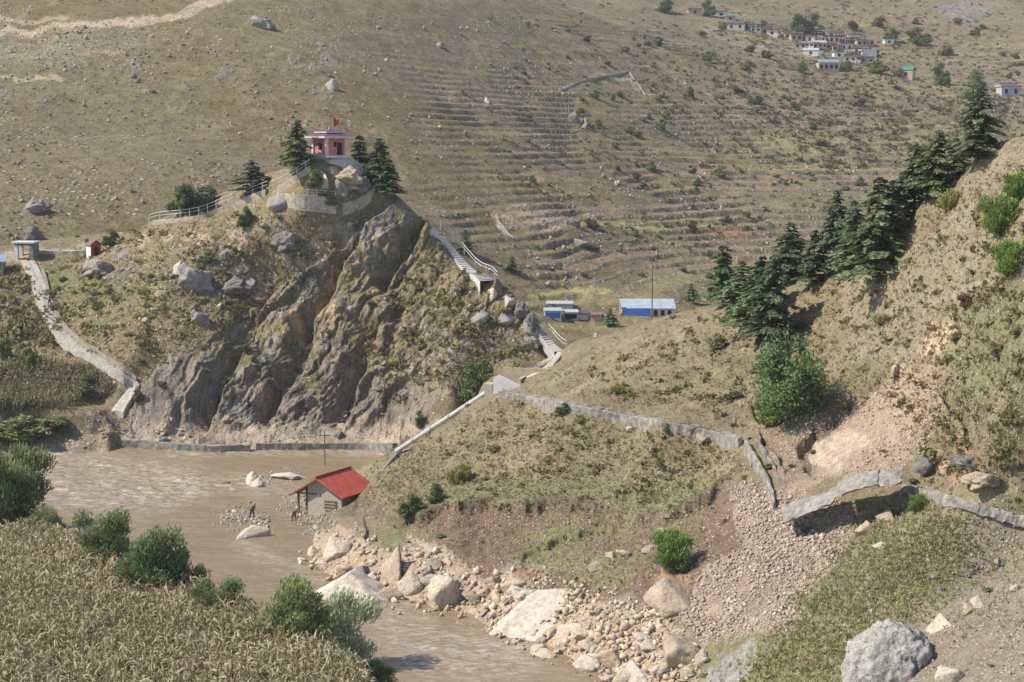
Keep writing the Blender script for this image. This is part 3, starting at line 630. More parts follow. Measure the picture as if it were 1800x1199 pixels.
# ---- rocks
def rock_data(seed, sub=2, npt=16, nz=0.06, detail=0.03, flat=0.0):
    """angular broken block: convex hull of random points, edges worn, faces broken up"""
    rs = np.random.RandomState(seed); bm = bmesh.new()
    P_ = rs.normal(size=(npt, 3)); P_ /= np.linalg.norm(P_, axis=1, keepdims=True); P_ *= rs.uniform(0.8, 1.1, (npt, 1)) * np.array([1, 1, 1 - flat])
    for p in P_: bm.verts.new(p)
    bmesh.ops.convex_hull(bm, input=bm.verts); bmesh.ops.delete(bm, geom=[v for v in bm.verts if not v.link_faces], context='VERTS')
    if sub > 0:
        bmesh.ops.bevel(bm, geom=bm.edges, offset=0.045, segments=1, affect='EDGES')
        bmesh.ops.triangulate(bm, faces=bm.faces)
        for k in range(sub):
            bmesh.ops.subdivide_edges(bm, edges=[e for e in bm.edges if e.calc_length() > 0.16], cuts=1); bmesh.ops.triangulate(bm, faces=bm.faces)
    V = np.array([v.co[:] for v in bm.verts]); F = np.array([[v.index for v in f.verts] for f in bm.faces])
    if sub > 0:
        n = fbm3(V[:, 0] * 1.6 + seed, V[:, 1] * 1.6, V[:, 2] * 1.6, seed, 3); m_ = fbm3(V[:, 0] * 5 + seed, V[:, 1] * 5, V[:, 2] * 5, seed + 9, 3, 0.7)
        V = V * (1 + nz * n + detail * m_)[:, None]
    bm.free(); return V, F
ROCKS = []
for i in range(10):
    V, F = rock_data(100 + i, 3, (9, 11, 14, 10, 13, 9, 12, 16, 10, 12)[i], 0.14, 0.05); ROCKS.append(np_mesh('rock', V, F))
def hull_rock(pts, seed):
    bm = bmesh.new()
    for p in pts: bm.verts.new(p)
    bmesh.ops.convex_hull(bm, input=bm.verts); bmesh.ops.bevel(bm, geom=bm.edges, offset=0.03, segments=1, affect='EDGES'); bmesh.ops.triangulate(bm, faces=bm.faces)
    for k in range(4): bmesh.ops.subdivide_edges(bm, edges=[e for e in bm.edges if e.calc_length() > 0.12], cuts=1); bmesh.ops.triangulate(bm, faces=bm.faces)
    V = np.array([v.co[:] for v in bm.verts]); F = np.array([[v.index for v in f.verts] for f in bm.faces]); bm.free()
    V = V + 0.05 * np.stack([fbm3(V[:, 0] * 3 + q, V[:, 1] * 3, V[:, 2] * 3, seed + q, 4, 0.6) for q in (0, 7, 13)], 1); return np_mesh('rock', V, F)
ROCKS.append(hull_rock([(-1.1, -0.4, -0.8), (-1.1, 0.3, -0.7), (0.15, -0.1, 1.0), (0.3, 0.5, 0.95), (0.95, -0.6, -0.1), (1.05, 0.5, 0.0), (1.0, -0.8, -1.0), (1.0, 0.8, -1.0), (-0.3, -0.9, -1.0), (-0.4, 0.8, -1.0), (0.55, -0.75, 0.15)], 3))
ROCKS.append(hull_rock([(-1.1, -0.9, -0.9), (-0.9, 0.2, -0.2), (-0.1, 0.6, 0.85), (0.75, 0.6, 1.0), (1.0, 0.1, 0.45), (0.45, -0.75, -0.45), (-0.1, -1.0, -0.95), (0.6, -0.7, -1.0), (1.0, 0.6, -1.0), (-0.9, 0.7, -1.0)], 5))
CRAGGY = []
for i in range(4):
    V, F = rock_data(200 + i, 4, 18, 0.55, 0.22); CRAGGY.append(np_mesh('craggy_rock', V, F))
for me in ROCKS + CRAGGY: me.materials.append(RK['grey'])
def boulder(px, py, wp, hp, mat='cream', label=None, group=None, cat='boulder', name='boulder', craggy=False, rz=None, tilt=0.3, deep=0.9, k=None, sink=0.25, only=None):
    p = at(px, py + hp * 0.28, only)
    if p is None: return None
    D = p.y; s = D / FPX
    i = k if k is not None else random.randrange(len(CRAGGY if craggy else ROCKS))
    o = bpy.data.objects.new(name, (CRAGGY if craggy else ROCKS)[i % len(CRAGGY if craggy else ROCKS)]); COL.objects.link(o)
    a = wp * s * 0.60; h = hp * s * 0.62
    o.scale = (a, a * deep, h); o.location = p + Vector((0, 0, h * (0.35 - sink)))
    q = Quaternion((0, 0, 1), rz if rz is not None else random.uniform(-0.5, 0.5)) @ Quaternion((0, 1, 0), random.uniform(-tilt, tilt)) @ Quaternion((1, 0, 0), random.uniform(-tilt, tilt))
    o.rotation_euler = q.to_euler()
    o.material_slots[0].link = 'OBJECT'; o.material_slots[0].material = RK[mat]
    tag(o, label, cat, group); return o
def scatter_px(poly, n, rng, jit=0.0):
    xs = [p[0] for p in poly]; ys = [p[1] for p in poly]; out = []
    while len(out) < n:
        X = rng.uniform(min(xs) - jit, max(xs) + jit, 400); Y = rng.uniform(min(ys) - jit, max(ys) + jit, 400)
        m = inpoly(X + rng.normal(size=400) * jit, Y + rng.normal(size=400) * jit * 0.7, poly); out += list(zip(X[m], Y[m]))
    return out[:n]
LOWR = [rock_data(300 + i, 0, 9) for i in range(10)]
SLABP = [(1416, 800), (1432, 775), (1460, 755), (1520, 757), (1530, 775), (1505, 810), (1470, 830), (1430, 812)]
def stones(name, label, cat, areas, pal, seed, flat=0.55, only=None):
    """loose stones nobody could count, one object. areas: (poly, n, size_min, size_max)"""
    rng = np.random.RandomState(seed); VV = []; FF = []; CC = []; n0 = 0
    for poly, n, a, b in areas:
        for (px, py) in scatter_px(poly, n, rng, 9):
            qn = fbm(np.array([px / 38.0]), np.array([py / 38.0]), seed + 3, 3, 0.6)[0]
            if inpoly(np.array([px]), np.array([py]), SLABP)[0] or (name != 'gravel_bar' and qn + rng.rand() * 0.5 < -0.02): continue
            p = at(px, py, only)
            if p is None: continue
            V, F = LOWR[rng.randint(10)]; sz = a * (b / a) ** (rng.rand() ** 2.0) * (1 + 0.5 * qn)
            q = Quaternion(rng.normal(size=4)).normalized().to_matrix()
            V = (V * np.array([1, rng.uniform(0.5, 0.9), rng.uniform(0.35, 0.7) * flat / 0.55])) * sz * 0.5
            V = V @ np.array(q).T
            V = V + np.array([p.x, p.y, p.z + sz * 0.12]); VV.append(V); FF.append(F + n0); n0 += len(V)
            c = np.array(pal[rng.randint(len(pal))]) * rng.uniform(0.8, 1.15); CC.append(np.tile(c, (len(V), 1)))
    me = np_mesh(name, np.concatenate(VV), np.concatenate(FF)); vcol(me, 'Col', np.concatenate(CC))
    o = link(name, me, STONEV); tag(o, label, cat, kind='stuff'); return o
m, nt, b = new_mat('loose_stone'); c = mixc(nt, 1.0, attr(nt, 'Col'), ramp(nt, noise(nt, 9, 4, 0.7), [(0.3, 0.7), (0.7, 1.2)]), 'MULTIPLY'); nt.links.new(c, b.inputs['Base Color']); bump(nt, b, noise(nt, 14, 3), 0.02)
STONEV = m
# ---- foliage
def cards(C, A, B, col):
    """quads: centre C, half axes A, B"""
    V = np.stack([C - A - B, C + A - B, C + A + B, C - A + B], 1).reshape(-1, 3)
    F = np.arange(len(V)).reshape(-1, 4); return V, F, np.repeat(col, 4, 0)
def unit(v): return v / (np.linalg.norm(v, axis=1, keepdims=True) + 1e-9)
def fol_mesh(name, V, F, c):
    me = np_mesh(name, V, F); vcol(me, 'Col', np.clip((c * 0.82 + 0.18 * c.mean(1, keepdims=True)) * 2.25, 0, 0.6)); me.materials.append(LEAF); return me
def conifer_crown(rng, H, Rm, col, tip, base=0.08, lean=0.0, power=0.85, nper=24):
    C = []; A = []; B = []; K = []
    z = H * base
    while z < H * 0.985:
        t = (z / H - base) / (1 - base); r = Rm * (1 - t) ** power * rng.uniform(0.72, 1.12) + 0.12
        nb = rng.randint(4, 8); a0 = rng.rand() * 6.28
        for k in range(nb):
            a = a0 + k * 6.283 / nb + rng.normal() * 0.28; L = r * rng.uniform(0.45, 1.38)
            if rng.rand() < 0.16: continue
            n = max(8, int(nper * 2.8 * L / Rm + 8)); u = rng.rand(n) ** 0.75
            rad = u * L; side = rng.normal(size=n) * 0.20 * L * (1.15 - u * 0.75)
            zz = z + 0.10 * L + 0.16 * rad * (1 - t) - 0.34 * rad * u + rng.normal(size=n) * 0.05 * H / 10 - 0.1 * np.abs(side)
            ca, sa = math.cos(a), math.sin(a)
            C.append(np.stack([rad * ca - side * sa, rad * sa + side * ca, zz], 1))
            d = np.stack([np.full(n, ca), np.full(n, sa), -0.35 - 0.2 * rng.rand(n)], 1) + rng.normal(size=(n, 3)) * 0.35
            nrm = np.array([0, 0, 1]) + rng.normal(size=(n, 3)) * 0.45; d = unit(d); bb = unit(np.cross(nrm, d)); sz = H * 0.0155 * rng.uniform(0.7, 1.4, (n, 1))
            A.append(d * sz * 1.6); B.append(bb * sz * 0.5)
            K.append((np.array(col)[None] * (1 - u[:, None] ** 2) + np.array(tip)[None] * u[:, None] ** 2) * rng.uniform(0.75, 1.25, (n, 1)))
        z += H * rng.uniform(0.036, 0.072)
    C = np.concatenate(C); C[:, 0] += lean * C[:, 2] ** 2 / H
    return cards(C, np.concatenate(A), np.concatenate(B), np.concatenate(K))
def bush_crown(rng, Wd, Hh, col, tip, n=1500, leaf=0.09, blobs=9, wisp=0.0, open_=0.0, zbase=0.0):
    """Wd half width, Hh height; blobs of leaves, uneven outline"""
    cs = []; 
    for i in range(blobs):
        a = rng.rand() * 6.28; r = Wd * 0.62 * math.sqrt(rng.rand()); z = Hh * (0.14 + 0.60 * rng.rand() ** 1.3 * (1 - 0.55 * (r / Wd) ** 1.5))
        cs.append((r * 1.12 * math.cos(a), r * 1.12 * math.sin(a), z * rng.uniform(0.9, 1.12), Wd * rng.uniform(0.15, 0.40)))
    cs.append((0.1 * Wd, 0, Hh * 0.42, Wd * 0.4)); cs.append((0, 0, Hh * 0.18, Wd * 0.55)); C = []; K = []
    for (x, y, z, r) in cs:
        m_ = int(n * r * r / sum(q[3] ** 2 for q in cs)); d = unit(rng.normal(size=(m_, 3))); d[:, 2] = np.abs(d[:, 2]) * rng.choice([1, 1, -0.6], m_)
        rr = r * (rng.uniform(0.35, 1.08, m_) if open_ < 0.5 else rng.uniform(0.1, 1.2, m_))
        p = np.array([x, y, z]) + d * rr[:, None] * np.array([1, 1, 0.85 * Hh / (1.6 * Wd) if Hh > 1.6 * Wd else 0.85]); C.append(p)
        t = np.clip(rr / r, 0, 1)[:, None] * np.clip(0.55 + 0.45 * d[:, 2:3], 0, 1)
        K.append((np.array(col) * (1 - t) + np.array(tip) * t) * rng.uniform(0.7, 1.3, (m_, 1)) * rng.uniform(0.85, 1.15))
    C = np.concatenate(C); K = np.concatenate(K); C[:, 2] = np.maximum(C[:, 2], 0.04 * Hh) + zbase; N = len(C)
    if wisp > 0:
        d = unit(C * np.array([1, 1, 0.3]) / Wd + np.array([0, 0, 0.9]) + rng.normal(size=(N, 3)) * 0.55)
        A = d * leaf * rng.uniform(1.1, 2.8, (N, 1)); B = unit(np.cross(d, rng.normal(size=(N, 3)))) * leaf * 0.62
    else:
        d = unit(rng.normal(size=(N, 3))); A = d * leaf * rng.uniform(0.7, 1.3, (N, 1)); B = unit(np.cross(d, rng.normal(size=(N, 3)))) * leaf * 0.62
    return cards(C, A, B, K)
def stems_mesh(name, rng, Wd, Hh, n, r):
    mb = MB()
    for i in range(n):
        a = i * 6.283 / n + rng.rand(); e = Wd * rng.uniform(0.25, 0.6) if n > 1 else Wd * 0.05
        mb.tube([(0.03 * math.cos(a) * Wd, 0.03 * math.sin(a) * Wd, -0.06 * Hh), (e * 0.35 * math.cos(a), e * 0.35 * math.sin(a), Hh * 0.3), (e * 0.8 * math.cos(a), e * 0.8 * math.sin(a), Hh * 0.5)], r, 5, r * 0.3)
    me = bpy.data.meshes.new(name); me.from_pydata(mb.v, [], mb.f); me.materials.append(BARK); return me
def tree_trunk(name, rng, Hh, r, limbs=0):
    mb = MB(); mb.tube([(0, 0, -0.04 * Hh), (0.01 * Hh, 0, Hh * 0.4), (0, 0.01 * Hh, Hh * 0.95)], r, 7, r * 0.12)
    for i in range(limbs):
        a = i * 2.4; z = Hh * (0.2 + 0.55 * i / limbs); L = Hh * 0.25
        mb.tube([(0, 0, z), (L * math.cos(a) * 0.6, L * math.sin(a) * 0.6, z + L * 0.35), (L * math.cos(a), L * math.sin(a), z + L * 0.75)], r * 0.4, 5, r * 0.08)
    me = bpy.data.meshes.new(name); me.from_pydata(mb.v, [], mb.f); me.materials.append(BARK); return me
PR = {}
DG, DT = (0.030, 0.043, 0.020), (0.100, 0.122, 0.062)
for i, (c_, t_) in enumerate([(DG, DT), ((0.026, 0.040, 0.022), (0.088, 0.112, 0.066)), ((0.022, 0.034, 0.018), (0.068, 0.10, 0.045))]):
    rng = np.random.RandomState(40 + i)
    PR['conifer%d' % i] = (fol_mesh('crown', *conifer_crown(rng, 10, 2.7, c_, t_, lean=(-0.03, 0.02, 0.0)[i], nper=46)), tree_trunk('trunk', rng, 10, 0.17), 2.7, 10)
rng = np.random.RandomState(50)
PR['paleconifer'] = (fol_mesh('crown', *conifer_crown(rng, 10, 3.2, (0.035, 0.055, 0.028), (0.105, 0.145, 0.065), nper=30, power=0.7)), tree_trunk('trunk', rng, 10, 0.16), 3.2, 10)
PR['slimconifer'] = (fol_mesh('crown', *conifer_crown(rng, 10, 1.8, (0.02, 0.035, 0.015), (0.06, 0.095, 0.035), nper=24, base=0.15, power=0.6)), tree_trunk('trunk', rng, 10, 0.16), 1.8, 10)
def kind(nm, seed, Wd, Hh, col, tip, stems=4, **kw):
    rng = np.random.RandomState(seed)
    PR[nm] = (fol_mesh('foliage', *bush_crown(rng, Wd, Hh, col, tip, **kw)), stems_mesh('stem', rng, Wd, Hh, stems, 0.03 * Wd), Wd, Hh)
kind('willow', 60, 1, 2.0, (0.040, 0.055, 0.020), (0.115, 0.145, 0.050), n=11000, leaf=0.017, blobs=20, wisp=1)
kind('willow2', 61, 1, 1.8, (0.045, 0.060, 0.022), (0.125, 0.15, 0.055), n=11000, leaf=0.017, blobs=22, wisp=1)
kind('silver', 62, 1, 1.8, (0.09, 0.11, 0.06), (0.27, 0.31, 0.19), n=7000, leaf=0.02, blobs=14, wisp=1)
kind('bush', 63, 1, 1.7, (0.035, 0.050, 0.020), (0.10, 0.125, 0.045), n=2600, leaf=0.055, blobs=12)
kind('bright', 64, 1, 1.8, (0.040, 0.065, 0.015), (0.11, 0.165, 0.035), n=8500, leaf=0.022, blobs=44, wisp=1)
kind('yellow', 65, 1, 1.3, (0.07, 0.075, 0.022), (0.18, 0.18, 0.055), n=4500, leaf=0.024, blobs=14, wisp=1)
kind('scrub', 66, 1, 1.4, (0.055, 0.055, 0.030), (0.135, 0.13, 0.070), n=1500, leaf=0.07, blobs=8, open_=1)
kind('maroon', 67, 1, 1.2, (0.045, 0.028, 0.022), (0.105, 0.065, 0.05), n=1500, leaf=0.07, blobs=8)
rng = np.random.RandomState(68)
PR['loose'] = (fol_mesh('crown', *bush_crown(rng, 3, 8, (0.035, 0.055, 0.018), (0.12, 0.165, 0.060), n=9500, leaf=0.085, blobs=40, open_=1)), tree_trunk('trunk', rng, 7.5, 0.16, 9), 3, 8)
PR['broad'] = (fol_mesh('crown', *bush_crown(rng, 3, 6, (0.028, 0.042, 0.022), (0.075, 0.098, 0.05), n=5000, leaf=0.15, blobs=26)), tree_trunk('trunk', rng, 5.2, 0.2, 6), 3, 6)
def plant(kindn, px, base, wp, hp, label, cat='shrub', name='shrub', group=None, parts=True, only=None, sink=0.02):
    p = at(px, base, only)
    if p is None: return
    f, st, Wd, Hh = PR[kindn]; s = p.y / FPX; sx = wp * s / 2 / Wd; sz = hp * s / Hh
    if parts:
        o = empty(name, (p.x, p.y, p.z - sink * hp * s), random.uniform(-3, 3), label, cat, group)
        for me in (f, st):
            c = bpy.data.objects.new(me.name.split('.')[0], me); COL.objects.link(c); c.parent = o
    else:
        o = bpy.data.objects.new(name, f); COL.objects.link(o); o.location = (p.x, p.y, p.z - sink * hp * s); o.rotation_euler = (0, 0, random.uniform(-3, 3)); tag(o, label, cat, group)
    o.scale = (sx, sx, sz); return o
# ---- walls, rails and paths that follow the ground
def ground_line(pts, n=None, only=None, step=8):
    out = []
    for (x0, y0), (x1, y1) in zip(pts[:-1], pts[1:]):
        k = max(1, int(math.hypot(x1 - x0, y1 - y0) / step))
        for i in range(k):
            t = i / k; q = at(x0 + (x1 - x0) * t, y0 + (y1 - y0) * t, only)
            if q: out.append(q)
    q = at(*pts[-1], only)
    if q: out.append(q)
    return out
def smooth_pts(P_, k=2):
    for _ in range(k):
        P_ = [P_[0]] + [(P_[i - 1] + P_[i] * 2 + P_[i + 1]) / 4 for i in range(1, len(P_) - 1)] + [P_[-1]]
    return P_
def ribbon(mb, pts, prof, closed=True, jit=0.0, rng=None):
    """sweep profile (offset to the right, height) along pts"""
    V = []; n = len(prof); N = len(pts)
    for i, p in enumerate(pts):
        d = pts[min(i + 1, N - 1)] - pts[max(i - 1, 0)]; d.z = 0; d.normalize(); r = Vector((d.y, -d.x, 0))
        for (a, h) in prof:
            j = Vector((random.uniform(-1, 1), random.uniform(-1, 1), random.uniform(-1, 1))) * jit
            V.append(p + r * a + Vector((0, 0, h)) + j)
    F = [(i * n + k, i * n + (k + 1) % n, (i + 1) * n + (k + 1) % n, (i + 1) * n + k) for i in range(N - 1) for k in range(n if closed else n - 1)]
    F += [tuple(range(n)), tuple((N - 1) * n + k for k in range(n))]
    mb.add(V, F)
def wall(name, label, cat, pts, h, th, mat, only=None, jit=0.03, coping=None, under=0.8):
    g = smooth_pts(ground_line(pts, only=only), 3); mb = MB()
    ribbon(mb, g, [(-th / 2, -under), (th / 2, -under), (th / 2, h), (-th / 2, h)], jit=jit)
    if coping:
        o = empty(name, g[0], 0, label, cat); M = Matrix.Translation(-g[0])
        mb.v = [tuple(M @ Vector(v)) for v in mb.v]; mb.build('wall_body', mat, o)
        m2 = MB(); ribbon(m2, [p - g[0] for p in g], [(-th / 2 - 0.06, h + 0.003), (th / 2 + 0.06, h + 0.003), (th / 2 + 0.06, h + 0.12), (-th / 2 - 0.06, h + 0.12)]); m2.build('coping', coping, o); return o, g
    o = mb.build(name, mat); tag(o, label, cat); return o, g
def railing(label, pts, up=0.0, h=1.0, only=None, off=0.0, mat=None, sp=2, group=None, g=None):
    g = g or smooth_pts(ground_line(pts, only=only), 3); o0 = g[0].copy()
    g = [p + Vector((0, off, up)) - o0 for p in g]
    o = empty('railing', o0, 0, label, 'railing', group); mt = mat or RAIL
    mb = MB(); mb.tube([p + Vector((0, 0, h)) for p in g], 0.05, 5); mb.build('top_rail', mt, o)
    mb = MB(); mb.tube([p + Vector((0, 0, h * 0.55)) for p in g], 0.035, 4); mb.build('mid_rail', mt, o)
    for i in range(0, len(g), sp):
        mb = MB(); p = g[i]; mb.box(p.x - 0.055, p.x + 0.055, p.y - 0.055, p.y + 0.055, p.z - 0.3, p.z + h + 0.04); mb.build('post', mt, o)
    return o

# ================================================================== STRUCTURES
# ---- red-roofed mill hut
g = at(578, 899); g = Vector((g.x - 0.9, g.y - 0.3, max(g.z - 0.1, 0.5))); HUT = empty('stone_hut', g, R(-26), 'small stone hut with a bright red sheet metal gable roof at the river edge', 'hut')
mb = MB(); mb.prism([(-1.25, -0.8), (2.35, -0.8), (2.35, 1.45), (0, 2.62), (-1.25, 2.0)], 0, 5.0); mb.build('stone_wall', simple('hut_stone', (0.40, 0.345, 0.27), 0.9, 0.3, 3.5, 0.05), HUT)
mb = MB(); mb.box(-2.2, -1.252, 1.2, 4.9, -0.8, 1.55); mb.build('porch_wall', simple('shaded_boards', (0.06, 0.045, 0.035), 0.9, 0.3, 3), HUT)  # shade of the open porch is put into this wall's dark colour
rf = MB()
for sgn, x1, z1 in ((1, 2.85, 1.32), (-1, -3.0, 1.16)):
    n = 26
    for i in range(n):   # corrugated sheets
        y0 = -0.55 + 6.1 * i / n; y1 = -0.55 + 6.1 * (i + 1) / n; dz = 0.028 * (i % 2)
        rf.add([(0, y0, 2.79 + dz), (x1, y0, z1 + dz), (x1, y1, z1 + 0.028 * ((i + 1) % 2)), (0, y1, 2.79 + 0.028 * ((i + 1) % 2)), (0, y0, 2.73), (x1, y0, z1 - 0.06), (x1, y1, z1 - 0.06), (0, y1, 2.73)],
               [(0, 1, 2, 3), (4, 7, 6, 5), (0, 4, 5, 1), (2, 6, 7, 3), (1, 5, 6, 2)])
roof = rf.build('roof', REDM, HUT)
mb = MB(); mb.tube([(0, -0.6, 2.84), (0, 5.6, 2.84)], 0.09, 8); mb.build('ridge_cap', simple('dark_red_cap', (0.24, 0.035, 0.03), 0.6), roof)
for sx in (-1, 1):
    mb = MB(); mb.tube([(0, -0.52, 2.66), ((2.8 if sx > 0 else -2.95), -0.52, 1.26 if sx > 0 else 1.1)], 0.06, 5); mb.build('barge_board', WOOD, roof)
mb = MB(); mb.box(-2.3, -2.15, -0.1, 0.06, -0.6, 1.5); mb.build('post', WOOD, HUT)
mb = MB(); mb.box(-2.6, 0.1, -0.10, 0.0, 1.28, 1.42); mb.build('beam', WOOD, HUT)
mb = MB(); mb.box(0.55, 1.75, -0.08, 0.05, 0.1, 0.95); dr = mb.build('hatch', WOOD, HUT)
for k in range(4):
    mb = MB(); mb.box(0.5, 1.8, -0.13, -0.082, 0.12 + 0.26 * k, 0.2 + 0.26 * k); mb.build('batten', simple('pale_batten%d' % k, (0.33, 0.25, 0.18)) if k == 0 else MATS['pale_batten0'], dr)
HUT.scale = (1.1, 1.1, 1.22)
# ---- shrine
g0 = at(582, 288, ['crag']); S = g0.y / FPX
sh = Vector((P(580, 272, g0.y)[0], g0.y + 2.2, P(580, 274, g0.y + 2.2)[2])); zb = sh.z
pl = MB(); 
g = empty('shrine', sh, R(40), 'small square pink and white shrine with a two-tier violet roof on top of the crag', 'shrine')
mb = MB(); mb.box(-1.75, 1.35, -1.35, 1.75, 0.0, 2.35); mb.build('wall', PINKM, g)
for (x, y) in ((-1.75, -1.35), (1.35, -1.35), (1.35, 1.75), (-1.75, 1.75)):
    mb = MB(); mb.box(x - 0.2, x + 0.2, y - 0.2, y + 0.2, -0.05, 2.42); mb.build('pillar', PINKL, g)
mb = MB(); mb.box(-2.05, 1.65, -1.65, 2.05, -0.28, 0.08); mb.build('plinth', PINKL, g)
mb = MB(); mb.box(0.0, 0.75, -1.42, -1.352, 0.1, 1.8); mb.build('door', DARK, g)
mb = MB(); mb.box(-1.82, -1.752, -0.25, 0.55, 0.9, 1.75); f = mb.build('window', DARK, g)
mb = MB(); mb.box(-0.55, 0.75 - 0.9, -1.42, -1.352, 1.2, 1.9); mb.build('window', DARK, g)
def hip(mb, cx, cy, a, z0, z1, b):
    V = [(cx - a, cy - a, z0), (cx + a, cy - a, z0), (cx + a, cy + a, z0), (cx - a, cy + a, z0), (cx - b, cy - b, z1), (cx + b, cy - b, z1), (cx + b, cy + b, z1), (cx - b, cy + b, z1)]
    mb.add(V, [(0, 1, 5, 4), (1, 2, 6, 5), (2, 3, 7, 6), (3, 0, 4, 7), (4, 5, 6, 7), (3, 2, 1, 0)])
cx, cy = -0.2, 0.2
mb = MB(); mb.box(cx - 2.5, cx + 2.5, cy - 2.5, cy + 2.5, 2.42, 2.64); r1 = mb.build('eave', PINKL, g)
mb = MB(); hip(mb, cx, cy, 2.42, 2.643, 3.1, 1.25); r2 = mb.build('lower_roof', PURP, g)
mb = MB(); mb.box(cx - 1.5, cx + 1.5, cy - 1.5, cy + 1.5, 3.12, 3.27); mb.build('upper_eave', PINKL, r2)
mb = MB(); hip(mb, cx, cy, 1.45, 3.273, 3.62, 0.25); mb.build('upper_roof', PURP, g)
mb = MB(); mb.tube([(cx, cy, 3.6), (cx, cy, 4.1)], 0.09, 6, 0.03); mb.build('finial', WHITE, g)
def flag(px, base_py, top_py, col, label, h=1.2, w=0.55, Y=None):
    p = Vector(P(px, base_py, Y)); t = Vector(P(px, top_py, Y)); L = (t - p).length
    o = empty('flag', p, R(20), label, 'flag'); mb = MB(); mb.tube([(0, 0, -1.2), (0, 0, L)], 0.045, 5); mb.build('pole', WOOD, o)
    mb = MB(); n = 6; V = []
    for i in range(n + 1):
        t_ = i / n; V += [(0.02 + w * t_, 0.12 * math.sin(t_ * 5), L - 0.05 - 0.35 * t_), (0.02 + w * t_, 0.12 * math.sin(t_ * 5 + 0.3), L - h + 0.4 * h * t_ - 0.1)]
    mb.add(V, [(2 * i, 2 * i + 1, 2 * i + 3, 2 * i + 2) for i in range(n)]); mb.build('cloth', col, o)
flag(587, 250, 206, REDP, 'red pennant on a pole rising behind the shrine roof', 1.3, 0.7, sh.y + 2.6)
flag(608, 255, 208, WHITE, 'white pennant on a pole to the right of the shrine roof', 1.1, 0.6, sh.y + 3.2)
flag(581, 258, 222, simple('pinkcloth', (0.6, 0.35, 0.35)), 'short pink and white pennant on a low pole behind the shrine', 0.7, 0.5, sh.y + 2.8)
# plinth rock core and its white-washed collar
mb = MB()
for k in range(5):
    pass
V = []; F = []; nn = 28
rngk = np.random.RandomState(5)
for i, (rr, zz) in enumerate([(1.9, 0.0), (2.5, -0.25), (3.1, -1.1), (3.9, -2.4), (4.6, -4.2)]):
    for k in range(nn):
        a = 2 * math.pi * k / nn; q = rr * (1 + 0.06 * math.sin(3 * a + i) + 0.05 * rngk.randn() * (i > 1)); V.append((q * math.cos(a) * 1.0, q * math.sin(a) * 0.9, zz - 0.28))
for i in range(4):
    for k in range(nn): F.append((i * nn + k, i * nn + (k + 1) % nn, (i + 1) * nn + (k + 1) % nn, (i + 1) * nn + k))
F.append(tuple(range(nn))); mb.add(V, F); o = mb.build('plinth_mound', PLAST); o.location = (sh.x + 0.6, sh.y + 0.4, sh.z); tag(o, 'pale plastered mound that carries the pink shrine', 'mound')
a_ = P(538, 272, sh.y - 1.5); b_ = P(577, 272, sh.y - 1.5)
mb = MB(); mb.box(0, b_[0] - a_[0], 0, 2.6, -2.4, 0); mb.box(-0.08, b_[0] - a_[0] + 0.08, -0.08, 0.3, 0.003, 0.16); o = mb.build('platform', simple('greywash', (0.40, 0.375, 0.34), 0.9, 0.2, 1.5)); o.location = a_; tag(o, 'square grey masonry platform left of the pink shrine', 'platform')
wall('retaining_wall', 'long pale plastered retaining wall curving below the shrine', 'wall', [(488, 356), (520, 360), (560, 362), (590, 366)], 1.35, 0.4, BEIGE, ['crag'])
wall('retaining_wall', 'short curved pale wall at the right foot of the shrine mound', 'wall', [(602, 368), (628, 362), (650, 346), (668, 326)], 0.85, 0.4, BEIGE, ['crag'])
wall('retaining_wall', 'sloping pale ramp wall climbing to the shrine platform from the left', 'wall', [(488, 338), (515, 322), (545, 302)], 0.8, 0.35, BEIGE, ['crag'])
o, g = wall('stair_wall', 'pale stair wall descending from the shrine on its right side', 'wall', [(628, 292), (650, 308), (672, 322)], 0.6, 0.5, CONCD, ['crag'])
railing('white railing on the ramp left of the shrine platform', [(488, 338), (515, 322), (545, 302)], 0.8, 0.9, ['crag'])
railing('white railing along the stair on the right of the shrine', None, 0.6, 0.9, g=g)
railing('red and white railing at the foot of the shrine rocks', [(610, 352), (630, 348), (648, 338)], 0.9, 0.8, ['crag'])
railing('low railing above the long pale retaining wall', [(540, 358), (565, 360), (590, 362)], 1.2, 0.7, ['crag'])
o, g = wall('path_wall', 'stone edging wall of the ridge path left of the shrine', 'wall', [(262, 392), (300, 390), (350, 384), (410, 360), (470, 338)], 0.4, 0.9, BEIGE, ['crag'])
railing('long white railing beside the ridge path up to the shrine', None, 0.5, 1.0, g=g)
mb = None
# ---- concrete stairway on the right-hand crag ridge
def stair(label, pts, w0, w1, side=1):
    g = smooth_pts(ground_line(pts, only=['crag']), 4); N = len(g); V = []; F = []
    g0 = g[0].copy(); o = empty('stairway', g0, 0, label, 'stairway'); mb = MB()
    P2 = []
    for i in range(N - 1):
        for t in (0, 0.5): P2 += [g[i].lerp(g[i + 1], t) - g0, g[i].lerp(g[i + 1], t + 0.49) - g0]
    for i, p in enumerate(P2):
        w = w0 + (w1 - w0) * i / (len(P2) - 1); z = P2[i - i % 2].z + 0.35
        V += [(p.x - w / 2, p.y - w * 0.7, z - 1.4), (p.x + w / 2, p.y + w * 0.4, z - 1.4), (p.x + w / 2, p.y + w * 0.4, z), (p.x - w / 2, p.y - w * 0.7, z)]
    F = [(i * 4 + k, i * 4 + (k + 1) % 4, i * 4 + 4 + (k + 1) % 4, i * 4 + 4 + k) for i in range(len(P2) - 1) for k in range(4)]; mb.add(V, F)
    mb.build('steps', simple('pale_cement', (0.48, 0.45, 0.42), 0.9, 0.25, 1.2) if w1 > 1 else CONC, o)
    return g
g = stair('white concrete stairway running down the right shoulder of the crag', [(757, 408), (780, 424), (805, 446), (832, 468), (856, 500)], 0.5, 1.7)
